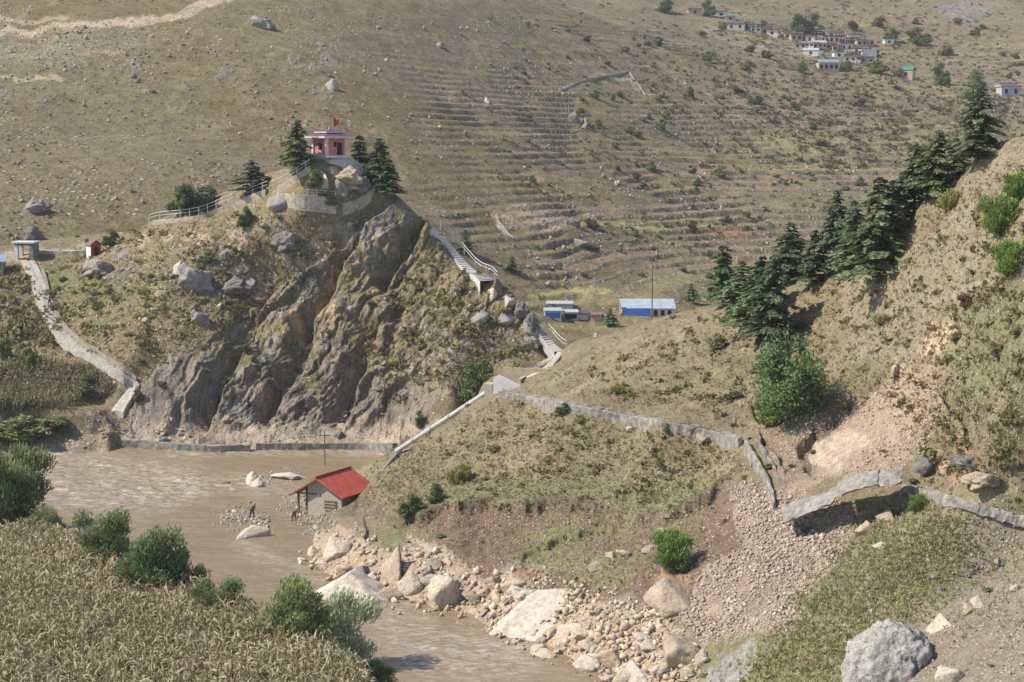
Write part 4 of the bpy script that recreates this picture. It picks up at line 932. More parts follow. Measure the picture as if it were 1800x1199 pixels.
railing('thin railing beside the white stairway on the crag shoulder', None, 0.5, 1.0, g=[p + Vector((1.3, 0.8, 0)) for p in g], sp=3)
g = stair('short lower flight of the white stairway near the saddle', [(925, 568), (950, 588), (982, 613)], 0.7, 1.0)
railing('thin railing beside the lower flight of stairs', None, 0.4, 1.0, g=[p + Vector((0.9, 0.5, 0)) for p in g], sp=3)
# ---- stone path from the gate down to the river
def path(name, label, pts, width, mat, only=None, lift=0.36, rail=False):
    g = smooth_pts(ground_line(pts, only=only), 4); mb = MB()
    ribbon(mb, g, [(-width / 2, -0.5), (width / 2, -0.5), (width / 2, lift), (0.1 * width, lift + 0.05), (-0.15 * width, lift + 0.02), (-width / 2, lift)], jit=0.05)
    o = mb.build(name, mat); tag(o, kind='structure'); return g
path('stone_path', '', [(50, 462), (66, 500), (82, 545), (103, 588), (130, 612), (165, 628), (205, 655), (235, 672), (232, 690), (215, 708), (205, 728)], 1.9, simple('paving', (0.43, 0.385, 0.325), 0.9, 0.45, 2.2, 0.08), ['crag'])
wall('parapet', 'low dry stone parapet along the upper side of the descending path', 'wall', [(75, 478), (88, 530), (112, 578), (140, 602), (175, 622), (212, 646), (240, 668)], 0.45, 0.4, STONE, ['crag'], jit=0.08)
path('ridge_path', '', [(62, 443), (100, 446), (150, 444)], 0.9, MATS['paving'], ['crag'])
path('spur_path', '', [(985, 616), (965, 632), (945, 650), (928, 664)], 0.7, PLAST, ['spur_hillside'], 0.08)
wall('embankment', 'low grey walkway wall at the foot of the crag, left stretch', 'wall', [(215, 783), (250, 784), (300, 790), (380, 794), (440, 792)], 0.75, 0.9, CONCD, ['crag', 'river'], jit=0.06)
wall('embankment', 'low grey walkway wall at the foot of the crag, right stretch', 'wall', [(450, 791), (540, 790), (620, 790), (694, 791)], 0.8, 0.8, CONCD, ['crag', 'river'], jit=0.06)
# ---- canal
def canal_at(pts, zoff=0.0): return smooth_pts([Vector(p) for p in pts], 2)
def canal(label, g, outer_h=1.2, w=1.0, mat=CONCD, bed=MOSS, jit=0.04, slab=False, drop=1.4):
    o0 = g[0].copy(); g = [p - o0 for p in g]; o = empty('canal', o0, 0, label, 'canal')
    mb = MB(); ribbon(mb, g, [(-0.12 + w / 2, -drop), (0.25 + w / 2, -drop), (0.14 + w / 2, -0.12), (0.02 + w / 2, 0.02), (-0.12 + w / 2, 0.0)], jit=jit); mb.build('outer_wall', mat, o)
    mb = MB(); ribbon(mb, g, [(-0.28 - w / 2, -1.0), (-w / 2, -1.0), (-w / 2, 0.02), (-0.28 - w / 2, 0.02)], jit=jit); mb.build('inner_wall', mat, o)
    mb = MB(); ribbon(mb, g, [(-w / 2 + 0.003, -0.9), (w / 2 - 0.205, -0.9), (w / 2 - 0.205, -0.45), (-w / 2 + 0.003, -0.45)], jit=0); mb.build('channel_bed', bed, o)
    return o
def line3(pxs, z0=None, lift=0.9, step=6, k=6):
    g = ground_line(pxs, only=['spur_hillside'], step=step); return [p + Vector((0, 0, lift)) for p in smooth_pts(g, k)]
canal('long grey masonry water channel crossing the grassy slope from the forebay tank', line3([(880, 694), (905, 699), (960, 710), (1030, 724), (1100, 738), (1180, 752), (1250, 766), (1308, 780)], lift=0.55), w=0.6, jit=0.07)
a1 = at(1318, 786, ['spur_hillside']); b1 = at(1372, 893, ['spur_hillside'])
gg = [Vector((a1.x, a1.y, a1.z + 0.7)).lerp(Vector((b1.x, b1.y, b1.z + 0.45)), i / 17) + Vector((0.25 * math.sin(i / 17 * 3.1), 0, 0)) for i in range(18)]
canal('broken grey channel section slumping steeply down beside the scree', gg, w=0.8, drop=1.2, jit=0.08)
g2 = [Vector(p) for p in SLAB]
g2 = smooth_pts(g2, 1)
o0 = g2[0].copy(); br = empty('channel_slab', o0, 0, 'cracked grey concrete channel slab bridging a dark washed-out hollow', 'slab')
for i, (a, b_) in enumerate(((0, 3), (3, 5), (5, 7))):
    mb = MB(); seg = [p - o0 + Vector((0, 0, (-0.18, 0.12, 0.0)[i])) for p in g2[a:b_ + (1 if b_ < 7 else 0)]]
    fine = []
    for p, q in zip(seg[:-1], seg[1:]): fine += [p.lerp(q, t / 4) for t in range(4)]
    fine.append(seg[-1]); ribbon(mb, fine, [(-1.9, 0.15), (0.65, -0.46), (0.8, -0.34), (0.4, -0.18), (0.0, -0.05), (-0.9, 0.16), (-1.9, 0.32)], jit=0.09); mb.build('slab_piece', SLABM, br)
canal('weathered channel continuing to the right edge of the slope beyond the break', line3([(1588, 856), (1650, 870), (1720, 888), (1800, 912), (1880, 930)], lift=0.22), w=0.6, bed=MUD, drop=0.7, jit=0.08)
# ---- forebay tank and penstock
f0 = at(868, 692, ['spur_hillside']); o0 = Vector((f0.x, f0.y, f0.z)); fb = empty('forebay_tank', o0, R(-12), 'whitewashed forebay tank with a pointed end wall where the channel starts', 'tank')
def PX(px, py, Y): return Vector(P(px, py, Y)) - o0
s1 = f0.y / FPX
mb = MB(); mb.prism([(-0.1, -1.0), (0.0, 1.7), (0.5, 1.95), (0.9, 1.8), (3.2, 0.75), (3.2, -1.6), (0.8, -1.2)], -0.15, 0.2); mb.build('end_wall', WHITE, fb)
mb = MB(); mb.box(-1.0, -0.12, -0.1, 1.4, -0.9, 1.0); mb.build('valve_box', PLAST, fb)
mb = MB(); mb.box(0.2, 6.4, 3.2, 3.5, -0.6, 2.35); mb.build('rear_wall', simple('sandy_render', (0.44, 0.35, 0.23), 0.9, 0.35, 1.2), fb)
mb = MB(); mb.box(2.5, 2.8, 0.203, 3.197, -0.6, 1.55); mb.build('cross_wall', simple('sandwall', (0.42, 0.34, 0.24)), fb)
mb = MB(); mb.box(5.1, 5.4, 0.6, 3.197, -0.6, 1.75); mb.build('cross_wall', MATS['sandwall'], fb)
mb = MB(); mb.box(0.2, 5.09, 0.25, 3.19, -0.8, 0.1); mb.build('tank_floor', MUD, fb)
a1 = Vector(P(858, 688, f0.y + 0.4)); b1 = at(700, 800, ['spur_hillside', 'crag']); b1 = Vector(P(697, 793, b1.y))
o0 = b1.copy(); pn = empty('penstock_pipe', o0, 0, 'long straight pale metal pipe sloping from the tank down to the river', 'pipe')
mb = MB(); mb.tube([Vector((0, 0, 0)), (a1 - b1)], 0.26, 12); mb.build('pipe', METAL, pn)
for t in (0.2, 0.4, 0.6, 0.8):
    q = (a1 - b1) * t; dd = (a1 - b1).normalized(); mb = MB(); mb.tube([q - dd * 0.12, q + dd * 0.12], 0.32, 12); mb.build('flange', CONC, pn)
for t in (0.0, 0.33, 0.66):
    q = b1.lerp(a1, t + 0.03); gzz = gz(q.x, q.y); mb = MB()
    if gzz < q.z: mb.box(q.x - 0.3, q.x + 0.3, q.y - 0.3, q.y + 0.3, gzz - 0.5, q.z - 0.2); o = mb.build('pipe_support', CONCD); tag(o, ['stout concrete pillar under the foot of the pale pipe', 'low concrete block under the middle of the pale pipe', 'low concrete block under the upper half of the pale pipe'][int(t * 3.1)], 'support')
b2 = at(668, 832); mb = MB(); mb.tube([b1 + Vector((0, -0.1, -0.4)), b2 + Vector((0, 0, -0.1))], 0.3, 6); o = mb.build('outlet_chute', CONCD); tag(o, 'short grey concrete chute dropping from the pipe foot towards the red hut', 'chute')
# ---- gate, wayside shrine, blue roof at the left edge
g = at(48, 452, ['crag']); G = empty('gateway', g, R(-6), 'white-roofed square gateway at the head of the stone path on the left', 'gateway')
for i, (x, y) in enumerate(((-1.2, -0.9), (1.05, -0.9), (1.05, 0.9), (-1.2, 0.9))):
    mb = MB(); mb.box(x - 0.26, x + 0.26, y - 0.26, y + 0.26, -0.4, 2.0); mb.build('pillar', WHITE if i in (0, 3) else CONCD, G)
mb = MB(); mb.box(-1.75, 1.6, -1.4, 1.4, 2.02, 2.26); mb.build('roof_slab', WHITE, G)
mb = MB(); mb.box(-1.46, 1.31, -1.16, -0.92, 1.7, 2.017); mb.build('lintel', PURP, G)
mb = MB(); mb.box(0.8, 1.3, -0.63, 0.63, -0.4, 1.98); mb.build('side_wall', CONCD, G)
g = at(165, 450, ['crag']); W = empty('wayside_shrine', g, R(35), 'little white and red wayside shrine with a dark pitched roof on the ridge', 'shrine')
mb = MB(); mb.prism([(-0.75, -0.4), (0.75, -0.4), (0.75, 1.6), (0, 2.15), (-0.75, 1.6)], -0.8, 0.8); mb.build('wall', REDP, W)
mb = MB(); mb.box(-0.80, -0.752, -0.84, 0.84, -0.4, 1.6); mb.build('side_panel', WHITE, W)
mb = MB(); mb.box(-0.25, 0.35, -0.86, -0.802, 0.0, 1.3); mb.build('door', DARK, W)
for sx in (-1, 1):
    mb = MB(); mb.prism([(0, 2.2), (0.98 * sx, 1.48), (0.98 * sx, 1.58), (0, 2.32)], -1.0, 1.0); mb.build('roof_slope', simple('shingle', (0.16, 0.12, 0.10)) if sx < 0 else MATS['shingle'], W)
g = at(2, 478, ['crag']); W = empty('blue_roofed_house', g + Vector((-2.2, 0, 0)), R(8), 'house with a blue-grey sheet roof cut off by the left edge', 'house')
mb = MB(); mb.box(-3, 2.6, -1.5, 1.5, -0.5, 1.4); mb.build('wall', STONE, W)
mb = MB(); mb.prism([(-3.3, 1.42), (2.95, 1.42), (2.95, 1.52), (-3.3, 1.52)], -1.9, 1.9); 
mb.v = [(x, y, z + 0.22 * (y + 1.9)) for x, y, z in mb.v]; mb.build('roof', simple('bluegrey_sheet', (0.22, 0.28, 0.34), 0.5), W)
# ---- poles
def pole(px, base, top, label, cross=False, only=None, r=0.11, Y=None):
    p = at(px, base, only); t = Vector(P(px, top, p.y)); h = t.z - p.z
    o = empty('utility_pole', p, 0, label, 'pole'); mb = MB(); mb.tube([(0, 0, -0.5), (0, 0, h)], r, 7, r * 0.7); mb.build('shaft', WOOD, o)
    mb = MB(); mb.box(-0.7, 0.7, -0.06, 0.06, h - 0.6, h - 0.48); mb.build('crossarm', WOOD, o)
    for x in (-0.6, 0.6):
        mb = MB(); mb.tube([(x, 0, h - 0.48), (x, 0, h - 0.3)], 0.05, 6); mb.build('insulator', WHITE, o)
pole(571, 818, 757, 'slim grey wooden pole standing in the river behind the red-roofed hut', r=0.08)
pole(1146, 562, 452, 'tall reddish wooden pole in front of the blue shed', r=0.13)
# ---- blue shed and the stalls
def px_w(px, py, wp): p = at(px, py, ['far_hillside']); return p, wp * p.y / FPX
p, W_ = px_w(1140, 556, 94); hs = 26 * p.y / FPX
sp = at(1100, 553); 
o = empty('long_shed', p + Vector((0, 0, 0)), 0, 'long low shed with pale sheet roof and bright blue tarpaulin on its left half', 'shed'); a = W_ / 2
mb = MB(); mb.box(-a, a, 0, 4.5, -1.5, hs * 0.55); mb.build('wall', WHITE, o)
mb = MB(); n = 30
for i in range(n):
    x0 = -a - 0.15 + (2 * a + 0.3) * i / n; x1 = x0 + (2 * a + 0.3) / n - 0.03
    mb.add([(x0, -0.4, hs * 0.55), (x1, -0.4, hs * 0.55), (x1, 4.8, hs * 1.05), (x0, 4.8, hs * 1.05), (x0, -0.4, hs * 0.5), (x1, -0.4, hs * 0.5), (x1, 4.8, hs), (x0, 4.8, hs)], [(0, 1, 2, 3), (4, 7, 6, 5), (0, 4, 5, 1), (1, 5, 6, 2), (2, 6, 7, 3), (3, 7, 4, 0)])
mb.build('roof', LBLUE, o)
mb = MB(); mb.box(-a + 0.3, a * 0.05, -0.46, -0.41, -0.3, hs * 0.56); mb.build('tarpaulin', BLUE, o)
mb = MB(); mb.box(-a - 0.42, -a - 0.18, -0.5, 0.2, -1.0, hs * 0.95); mb.build('end_post', WHITE, o)
for k in range(3):
    mb = MB(); mb.box(a * (0.2 + 0.26 * k), a * (0.34 + 0.26 * k), -0.06, -0.002, 0.1, hs * 0.4); mb.build('opening', DARK, o)
ST = [(972, 560, 30, 17, LBLUE, BLUE, 'leftmost stall of the row, pale blue roof and bright blue front'), (1003, 561, 26, 15, METAL, DARK, 'grey-roofed stall with a dark open front'), (1025, 563, 20, 15, PURP, WHITE, 'whitewashed stall with a slate roof'),
      (1047, 565, 20, 14, WOOD, PINKL, 'dark wooden roofed stall with a pale pink front'), (1066, 566, 16, 12, MUD, WHITE, 'tiny white stall beside the conifer shrub, rightmost of the row'), (985, 556, 46, 16, METAL, WHITE, 'long white building behind the leftmost stalls')]
for (x, y, wp, hp, rm, fm, lb) in ST:
    p, W_ = px_w(x, y, wp); hh = hp * p.y / FPX; a = W_ / 2
    if lb.startswith('long'): p = p + Vector((0, 5, 0.5))
    o = empty('market_stall', p, random.uniform(-0.08, 0.08), lb, 'stall'); mb = MB(); mb.box(-a, a, 0, 2.5, -1.2, hh * 0.78); mb.build('wall', WHITE, o)
    mb = MB(); mb.box(-a * 0.85, a * 0.85, -0.06, -0.003, 0.05, hh * 0.6); mb.build('front', fm, o)
    mb = MB(); mb.prism([(-a - 0.15, hh * 0.78 + 0.003), (a + 0.15, hh * 0.78 + 0.003), (a + 0.15, hh * 0.86), (-a - 0.15, hh * 0.86)], -0.5, 2.7); mb.v = [(X_, Y_, Z_ + 0.08 * (Y_ + 0.5)) for X_, Y_, Z_ in mb.v]; mb.build('roof', rm, o)
# ---- village on the far hillside
def house(px, py, wp, hp, wallm, roofm, label, rz=0, nwin=2, gable=False, group=None, name='house', depth=0.8):
    p = at(px, py, ['far_hillside'])
    if p is None: return
    s = p.y / FPX; a = wp * s / 2; h = hp * s; d = 2 * a * depth
    o = empty(name, p, rz, label, 'house', group)
    hw = h * (0.72 if gable else 0.86)
    mb = MB(); mb.box(-a, a, 0, d, -2.0, hw); mb.build('wall', wallm, o)
    mb = MB()
    if gable: mb.prism([(-0.2, hw + 0.003), (d / 2, h), (d + 0.2, hw + 0.003), (d + 0.2, hw + 0.16), (d / 2, h + 0.18), (-0.2, hw + 0.16)], -a - 0.25, a + 0.25, Matrix(((0, 1, 0, 0), (1, 0, 0, 0), (0, 0, 1, 0), (0, 0, 0, 1)))); 
    else: mb.box(-a - 0.3, a + 0.3, -0.35, d + 0.3, hw + 0.003, h)
    mb.build('roof', roofm, o)
    for i in range(nwin):
        x = -a + 2 * a * (i + 0.5) / nwin; ww = min(0.55, a * 0.5 / max(nwin, 1) + 0.12)
        mb = MB(); mb.box(x - ww, x + ww, -0.05, -0.003, hw * 0.3, hw * 0.78); mb.build('window', DARK, o)
    return o
house(1457, 125, 36, 20, MUDW, simple('bluegrey_roof', (0.22, 0.25, 0.29), 0.6), 'two-storey tan house with grey-blue roof and a row of dark windows below the village', 0.15, 4, True, depth=0.5)
house(1592, 138, 24, 20, MUDW, GREENP, 'tan house with a green sheet roof right of the village', -0.5, 1, True)
house(1777, 170, 34, 20, LBLUE, simple('orange_sheet', (0.55, 0.2, 0.1)), 'house with white and orange roof and light blue front at the right edge', 0.1, 2)
house(1772, 158, 30, 12, WHITE, BLUE, 'blue-roofed white house directly behind the light blue one at the right edge', 0.1, 1)
house(1528, 102, 26, 15, WHITE, METAL, 'white house with bright blue window shutters at the right end of the village', 0.1, 0)
house(1293, 52, 30, 14, PLAST, PURP, 'cream house with a dark roof at the left end of the village', -0.2, 2, True)
house(1268, 30, 20, 11, WHITE, REDP, 'small white house with a bright red roof up the slope', -0.1, 1)
house(1284, 36, 17, 8, MUDW, BLUE, 'small mud house with a light blue roof beside the red-roofed one', 0, 1)
house(1222, 26, 24, 11, MUDW, MUD, 'isolated mud house at the upper left of the village', 0.1, 1)
house(1425, 98, 26, 13, WHITE, METAL, 'low white-roofed house below the big dark tree', -0.2, 1, True)
house(1563, 78, 16, 9, WHITE, METAL, 'small tin-roofed house among the trees at the right of the village', 0.1, 1)
rv = random.Random(11); adj = ['whitewashed', 'tan', 'pink-washed', 'tan']; ORD = ['first', 'second', 'third', 'fourth', 'fifth', 'sixth', 'seventh', 'eighth', 'ninth', 'tenth', 'eleventh', 'twelfth', 'thirteenth']
rows = [([(1432, 66), (1470, 68), (1515, 72)], 10, 'the back row of the village'), ([(1480, 106), (1505, 110), (1535, 114)], 5, 'the front row of the village'), ([(1305, 52), (1350, 60), (1385, 68), (1420, 73)], 13, 'the left arm of the village'), ([(1395, 74), (1440, 74), (1490, 78), (1530, 84)], 13, 'the uppermost row of the village'), ([(1400, 84), (1450, 86), (1500, 92), (1545, 96)], 13, 'the middle row of the village'), ([(1470, 100), (1500, 102), (1530, 108)], 6, 'the lowest row of the village')]
for pts, n, where in rows:
    for i in range(n):
        t = (i + 0.5) / n * (len(pts) - 1); k = min(int(t), len(pts) - 2); u = t - k
        x = pts[k][0] + (pts[k + 1][0] - pts[k][0]) * u + rv.uniform(-3, 3); y = pts[k][1] + (pts[k + 1][1] - pts[k][1]) * u + rv.uniform(-2.5, 2.5)
        wm = rv.randrange(4); rm = rv.choice([MUD, MUD, WOOD, PURP, METAL, MUD])
        house(x, y, rv.uniform(13, 23), rv.uniform(9, 14), [WHITE, MUDW, PINKL, MUDW][wm], rm, adj[wm] + ' village house, ' + ORD[i] + ' from the left in ' + where, rv.uniform(-0.35, 0.35), rv.choice([1, 2, 2, 3]), rv.random() < 0.2, 'houses packed together in the far village', depth=rv.uniform(0.6, 1.1))
# white stupa far on the slope
p = at(855, 180, ['far_hillside']); s = p.y / FPX; o = empty('stupa', p, 0, 'tiny white pointed cairn alone on the far brown slope', 'cairn')
mb = MB(); hip(mb, 0, 0, 5 * s, -0.3, 3 * s, 4 * s); mb.build('base', WHITE, o); mb = MB(); mb.tube([(0, 0, 3 * s), (0, 0, 10 * s)], 3.6 * s, 8, 0.4 * s); mb.build('spire', WHITE, o)
for pts, lb in (([(872, 382), (880, 402), (903, 422)], 'pale stone wall curving down beside the orange landslip on the far slope'), ([(985, 160), (1025, 142), (1105, 128)], 'thin pale field wall climbing the far slope'), ([(1105, 128), (1135, 168)], 'short pale field wall running down from the top of the long one')):
    wall('field_wall', lb, 'wall', pts, 0.45, 0.5, STONE, ['far_hillside'], jit=0.15)

# ================================================================== TREES AND SHRUBS
CON = [('conifer0', 522, 298, 56, 92, 'tall dark conifer just left of the shrine platform'), ('conifer1', 445, 337, 54, 58, 'medium conifer by the ridge railing, between the wide one and the shrine'),
       ('broad', 338, 374, 76, 66, 'wide dark bushy evergreen beside the far end of the ridge railing'), ('slimconifer', 612, 290, 40, 80, 'conifer half hidden right behind the shrine roof'),
       ('conifer2', 668, 296, 52, 84, 'dark conifer right of the shrine, above the stair wall'), ('slimconifer', 684, 348, 34, 70, 'slim conifer at the bottom of the shrine stairs'),
       ('slimconifer', 1270, 515, 46, 112, 'slender light conifer standing apart, leftmost of the ridge trees'), ('paleconifer', 1303, 540, 72, 84, 'low pale green conifer left of the darkest one'),
       ('conifer1', 1390, 485, 84, 112, 'broad conifer on the ridge with its top level with the far yellow fields'), ('conifer0', 1355, 612, 92, 175, 'very dark tall conifer standing directly above the big loose-leaved tree'),
       ('conifer2', 1338, 560, 76, 115, 'mid green conifer tucked behind the very dark tall one'), ('conifer1', 1472, 475, 76, 148, 'tall blue-green conifer left of the largest ridge conifer'),
       ('conifer0', 1548, 492, 122, 190, 'largest ridge conifer, wide and dark, casting shadow on bare soil'), ('conifer2', 1505, 480, 70, 118, 'smaller conifer squeezed between the two largest ridge trees'),
       ('conifer1', 1606, 368, 74, 128, 'conifer on the crest with layered boughs right of the largest one'), ('conifer0', 1645, 345, 74, 122, 'second crest conifer, next to the yellow-green bush'),
       ('conifer2', 1432, 500, 60, 100, 'pale green conifer filling the gap left of the tall blue-green one'), ('paleconifer', 1322, 575, 66, 96, 'light green conifer low on the left of the very dark one'), ('paleconifer', 1500, 470, 60, 120, 'pale conifer behind the two largest ridge trees'), ('conifer1', 1568, 440, 70, 130, 'dark conifer right against the largest ridge tree'), ('conifer1', 1622, 350, 60, 100, 'conifer wedged between the two crest conifers'),
       ('conifer2', 1585, 405, 58, 90, 'short conifer just below the crest conifers'), ('conifer0', 1718, 285, 76, 138, 'topmost conifer on the right skyline of the spur'), ('paleconifer', 1680, 300, 50, 70, 'pale low conifer between the two highest crest trees')]
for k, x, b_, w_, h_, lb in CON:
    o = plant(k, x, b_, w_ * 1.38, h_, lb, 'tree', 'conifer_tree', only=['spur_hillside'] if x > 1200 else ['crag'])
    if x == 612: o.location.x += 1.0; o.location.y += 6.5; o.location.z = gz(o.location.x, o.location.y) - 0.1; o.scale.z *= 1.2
plant('loose', 1385, 738, 165, 205, 'large loose light green broadleaf tree above the break in the channel', 'tree', 'broadleaf_tree', only=['spur_hillside'])
plant('broad', 1415, 62, 56, 50, 'big dark round tree at the top of the village', 'tree', 'village_tree')
SHR = [('willow', 25, 925, 150, 165, 'big dark green willow bush at the left edge above the maize'), ('willow2', 95, 955, 90, 70, 'low willow bush at the foot of the big dark one'), ('willow', 185, 1000, 120, 120, 'grey-green willow bush second along the river edge of the maize'),
       ('willow2', 295, 1050, 150, 130, 'dense willow bush in the middle of the river edge of the maize'), ('willow', 375, 1095, 90, 90, 'low willow bush right of the middle one'), ('willow2', 500, 1135, 160, 130, 'bright full willow bush at the river bend in front'),
       ('silver', 600, 1168, 135, 125, 'silvery pale willow bush beside the muddy rapids'), ('willow', 650, 1215, 100, 60, 'bush cut off by the bottom edge below the silvery one'), ('bright', 1186, 998, 84, 86, 'dense bright green bush alone on the brown slump soil'),
       ('bright', 1613, 900, 38, 40, 'small round vivid green bush below the intact channel on the right'), ('bright', 1760, 412, 82, 84, 'large yellow-green bush on the right upper slope, middle of three'), ('bright', 1788, 352, 62, 60, 'uppermost of the three yellow-green bushes at the right edge'),
       ('bright', 1772, 482, 76, 74, 'lowest of the three yellow-green bushes at the right edge'), ('yellow', 1670, 368, 62, 54, 'olive yellow bush on the crest beside the conifers'), ('yellow', 1592, 402, 34, 32, 'small yellow-green bush at the foot of the crest conifers'),
       ('scrub', 1260, 615, 44, 42, 'dark thorny bush alone on the smooth spur slope'), ('bush', 828, 705, 76, 72, 'dark green thicket left of the whitewashed tank'), ('bush', 852, 668, 40, 40, 'green bush behind the tip of the white tank wall'),
       ('yellow', 808, 848, 54, 54, 'loose olive bush on the lower grassy slope'), ('bush', 765, 880, 42, 34, 'round green bush above the brown slump edge'), ('bush', 722, 903, 46, 40, 'dark green bush nearest the slump edge above the hut'),
       ('bush', 992, 727, 30, 22, 'little bush growing against the channel wall'), ('bush', 1172, 758, 20, 16, 'tiny bush against the right part of the channel wall'), ('paleconifer', 1215, 532, 42, 34, 'small conifer shrub right of the blue shed'), ('paleconifer', 1072, 572, 36, 30, 'small conifer shrub between the stalls and the blue shed'),
       ('paleconifer', 818, 445, 42, 42, 'conifer shrub behind the white stairway'), ('paleconifer', 900, 478, 36, 28, 'small dark conifer shrub right of the stairway end'), ('bush', 552, 328, 38, 32, 'green bush in front of the shrine mound'),
       ('bush', 578, 362, 26, 32, 'small dark bush growing at the gap in the pale retaining wall'), ('bush', 432, 398, 28, 38, 'dark bush on the crag below the ridge path'), ('bush', 196, 432, 32, 32, 'dark bush behind the little wayside shrine'),
       ('bush', 50, 648, 46, 42, 'dark bush casting a shadow above the left maize field'), ('bush', 6, 632, 30, 40, 'green bush at the left edge above the far maize'), ('bush', 40, 772, 130, 46, 'dark green hedge bank at the left under the far maize'), ('bush', 150, 690, 60, 36, 'green shrub at the right end of the far maize field'),
       ('bush', 110, 762, 60, 34, 'low green shrub right of the hedge bank'), ('scrub', 240, 706, 24, 40, 'thin shrub at the bottom corner of the stone path'), ('bush', 738, 752, 26, 34, 'green shrub under the pale pipe'), ('scrub', 870, 795, 36, 20, 'dry scrub on the slope under the channel'),
       ('scrub', 1290, 700, 40, 22, 'low dry scrub left of the loose-leaved tree'), ('yellow', 1430, 690, 60, 50, 'pale scrub leaning out from the right of the loose-leaved tree'), ('bush', 1350, 745, 70, 50, 'dark undergrowth at the base of the loose-leaved tree'),
       ('scrub', 1550, 570, 46, 26, 'brown scrub on the bare slope under the largest conifer'), ('scrub', 1680, 600, 36, 26, 'brown scrub above the pale slip scar'), ('scrub', 1790, 590, 34, 26, 'grey scrub at the right edge beside the green patch'), ('maroon', 1700, 540, 44, 32, 'dull brown scrub at the head of the landslip'),
       ('yellow', 1090, 690, 44, 18, 'flat olive scrub above the channel'), ('bush', 365, 462, 32, 22, 'low green bush between grey boulders on the crag')]
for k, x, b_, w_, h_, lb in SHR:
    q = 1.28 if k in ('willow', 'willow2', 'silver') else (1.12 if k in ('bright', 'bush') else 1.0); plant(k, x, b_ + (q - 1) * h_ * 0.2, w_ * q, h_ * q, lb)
FS = [('bush', 1245, 28, 30, 34, 'green tree left of the red-roofed village house'), ('bush', 1170, 22, 34, 36, 'dark tree at the top edge left of the village'), ('bush', 1567, 72, 36, 28, 'green tree right above the village end'), ('bush', 1612, 78, 52, 36, 'wide green tree clump right of the village'),
      ('scrub', 1666, 98, 34, 34, 'grey-green tree apart on the right of the village'), ('bush', 1653, 150, 34, 48, 'dark green tree right of the green-roofed house'), ('bush', 1712, 175, 60, 60, 'dark tree behind the topmost ridge conifer'), ('bush', 1540, 128, 60, 26, 'dark green grove between the tan and the green-roofed house'), ('scrub', 1580, 135, 30, 26, 'grey tree left against the green-roofed house'),
      ('bush', 1440, 60, 24, 20, 'small green tree in the back row of the village'), ('scrub', 1380, 62, 22, 22, 'grey-green tree behind the left arm of the village'), ('bush', 1340, 52, 22, 20, 'dark little tree behind the left arm of the village'), ('bush', 1478, 96, 18, 14, 'green bush between the middle rows of the village'),
      ('bush', 1490, 122, 30, 18, 'green shrub to the right of the two-storey tan house'), ('bright', 1409, 128, 24, 26, 'round green tree left of the two-storey tan house'), ('maroon', 1500, 52, 30, 20, 'dark maroon mound of brush above the village, left of two'), ('maroon', 1543, 46, 30, 22, 'dark maroon mound of brush above the village, right of two'),
      ('bush', 1157, 82, 30, 22, 'green bush alone on the slope left of the village'), ('bush', 1245, 108, 26, 22, 'round bush below the left arm of the village'), ('maroon', 1318, 92, 24, 16, 'dark brush mound below the left arm of the village'), ('maroon', 1347, 102, 28, 18, 'larger dark brush mound below the left arm of the village'), ('bush', 1214, 172, 24, 24, 'bush alone in the middle of the far terraces'),
      ('bush', 1163, 230, 26, 26, 'round dark bush on the far slope right of the dark twin rock'), ('bush', 1145, 298, 30, 18, 'green bush on the far terraces left of centre'), ('bush', 1265, 310, 30, 18, 'wide low bush on the middle far terrace'), ('maroon', 1040, 402, 34, 24, 'purple-brown bush above the lower far terraces'),
      ('maroon', 1218, 408, 24, 22, 'purple-brown bush on the terrace edge'), ('bush', 1330, 182, 34, 18, 'bush on the terrace below the village'), ('scrub', 1440, 255, 40, 20, 'grey scrub on the terrace above the ridge conifers'), ('maroon', 1300, 165, 34, 14, 'dark low brush in the far middle of the terraces')]
for k, x, b_, w_, h_, lb in FS: plant(k, x, b_, w_, h_, lb, parts=True, only=['far_hillside'])
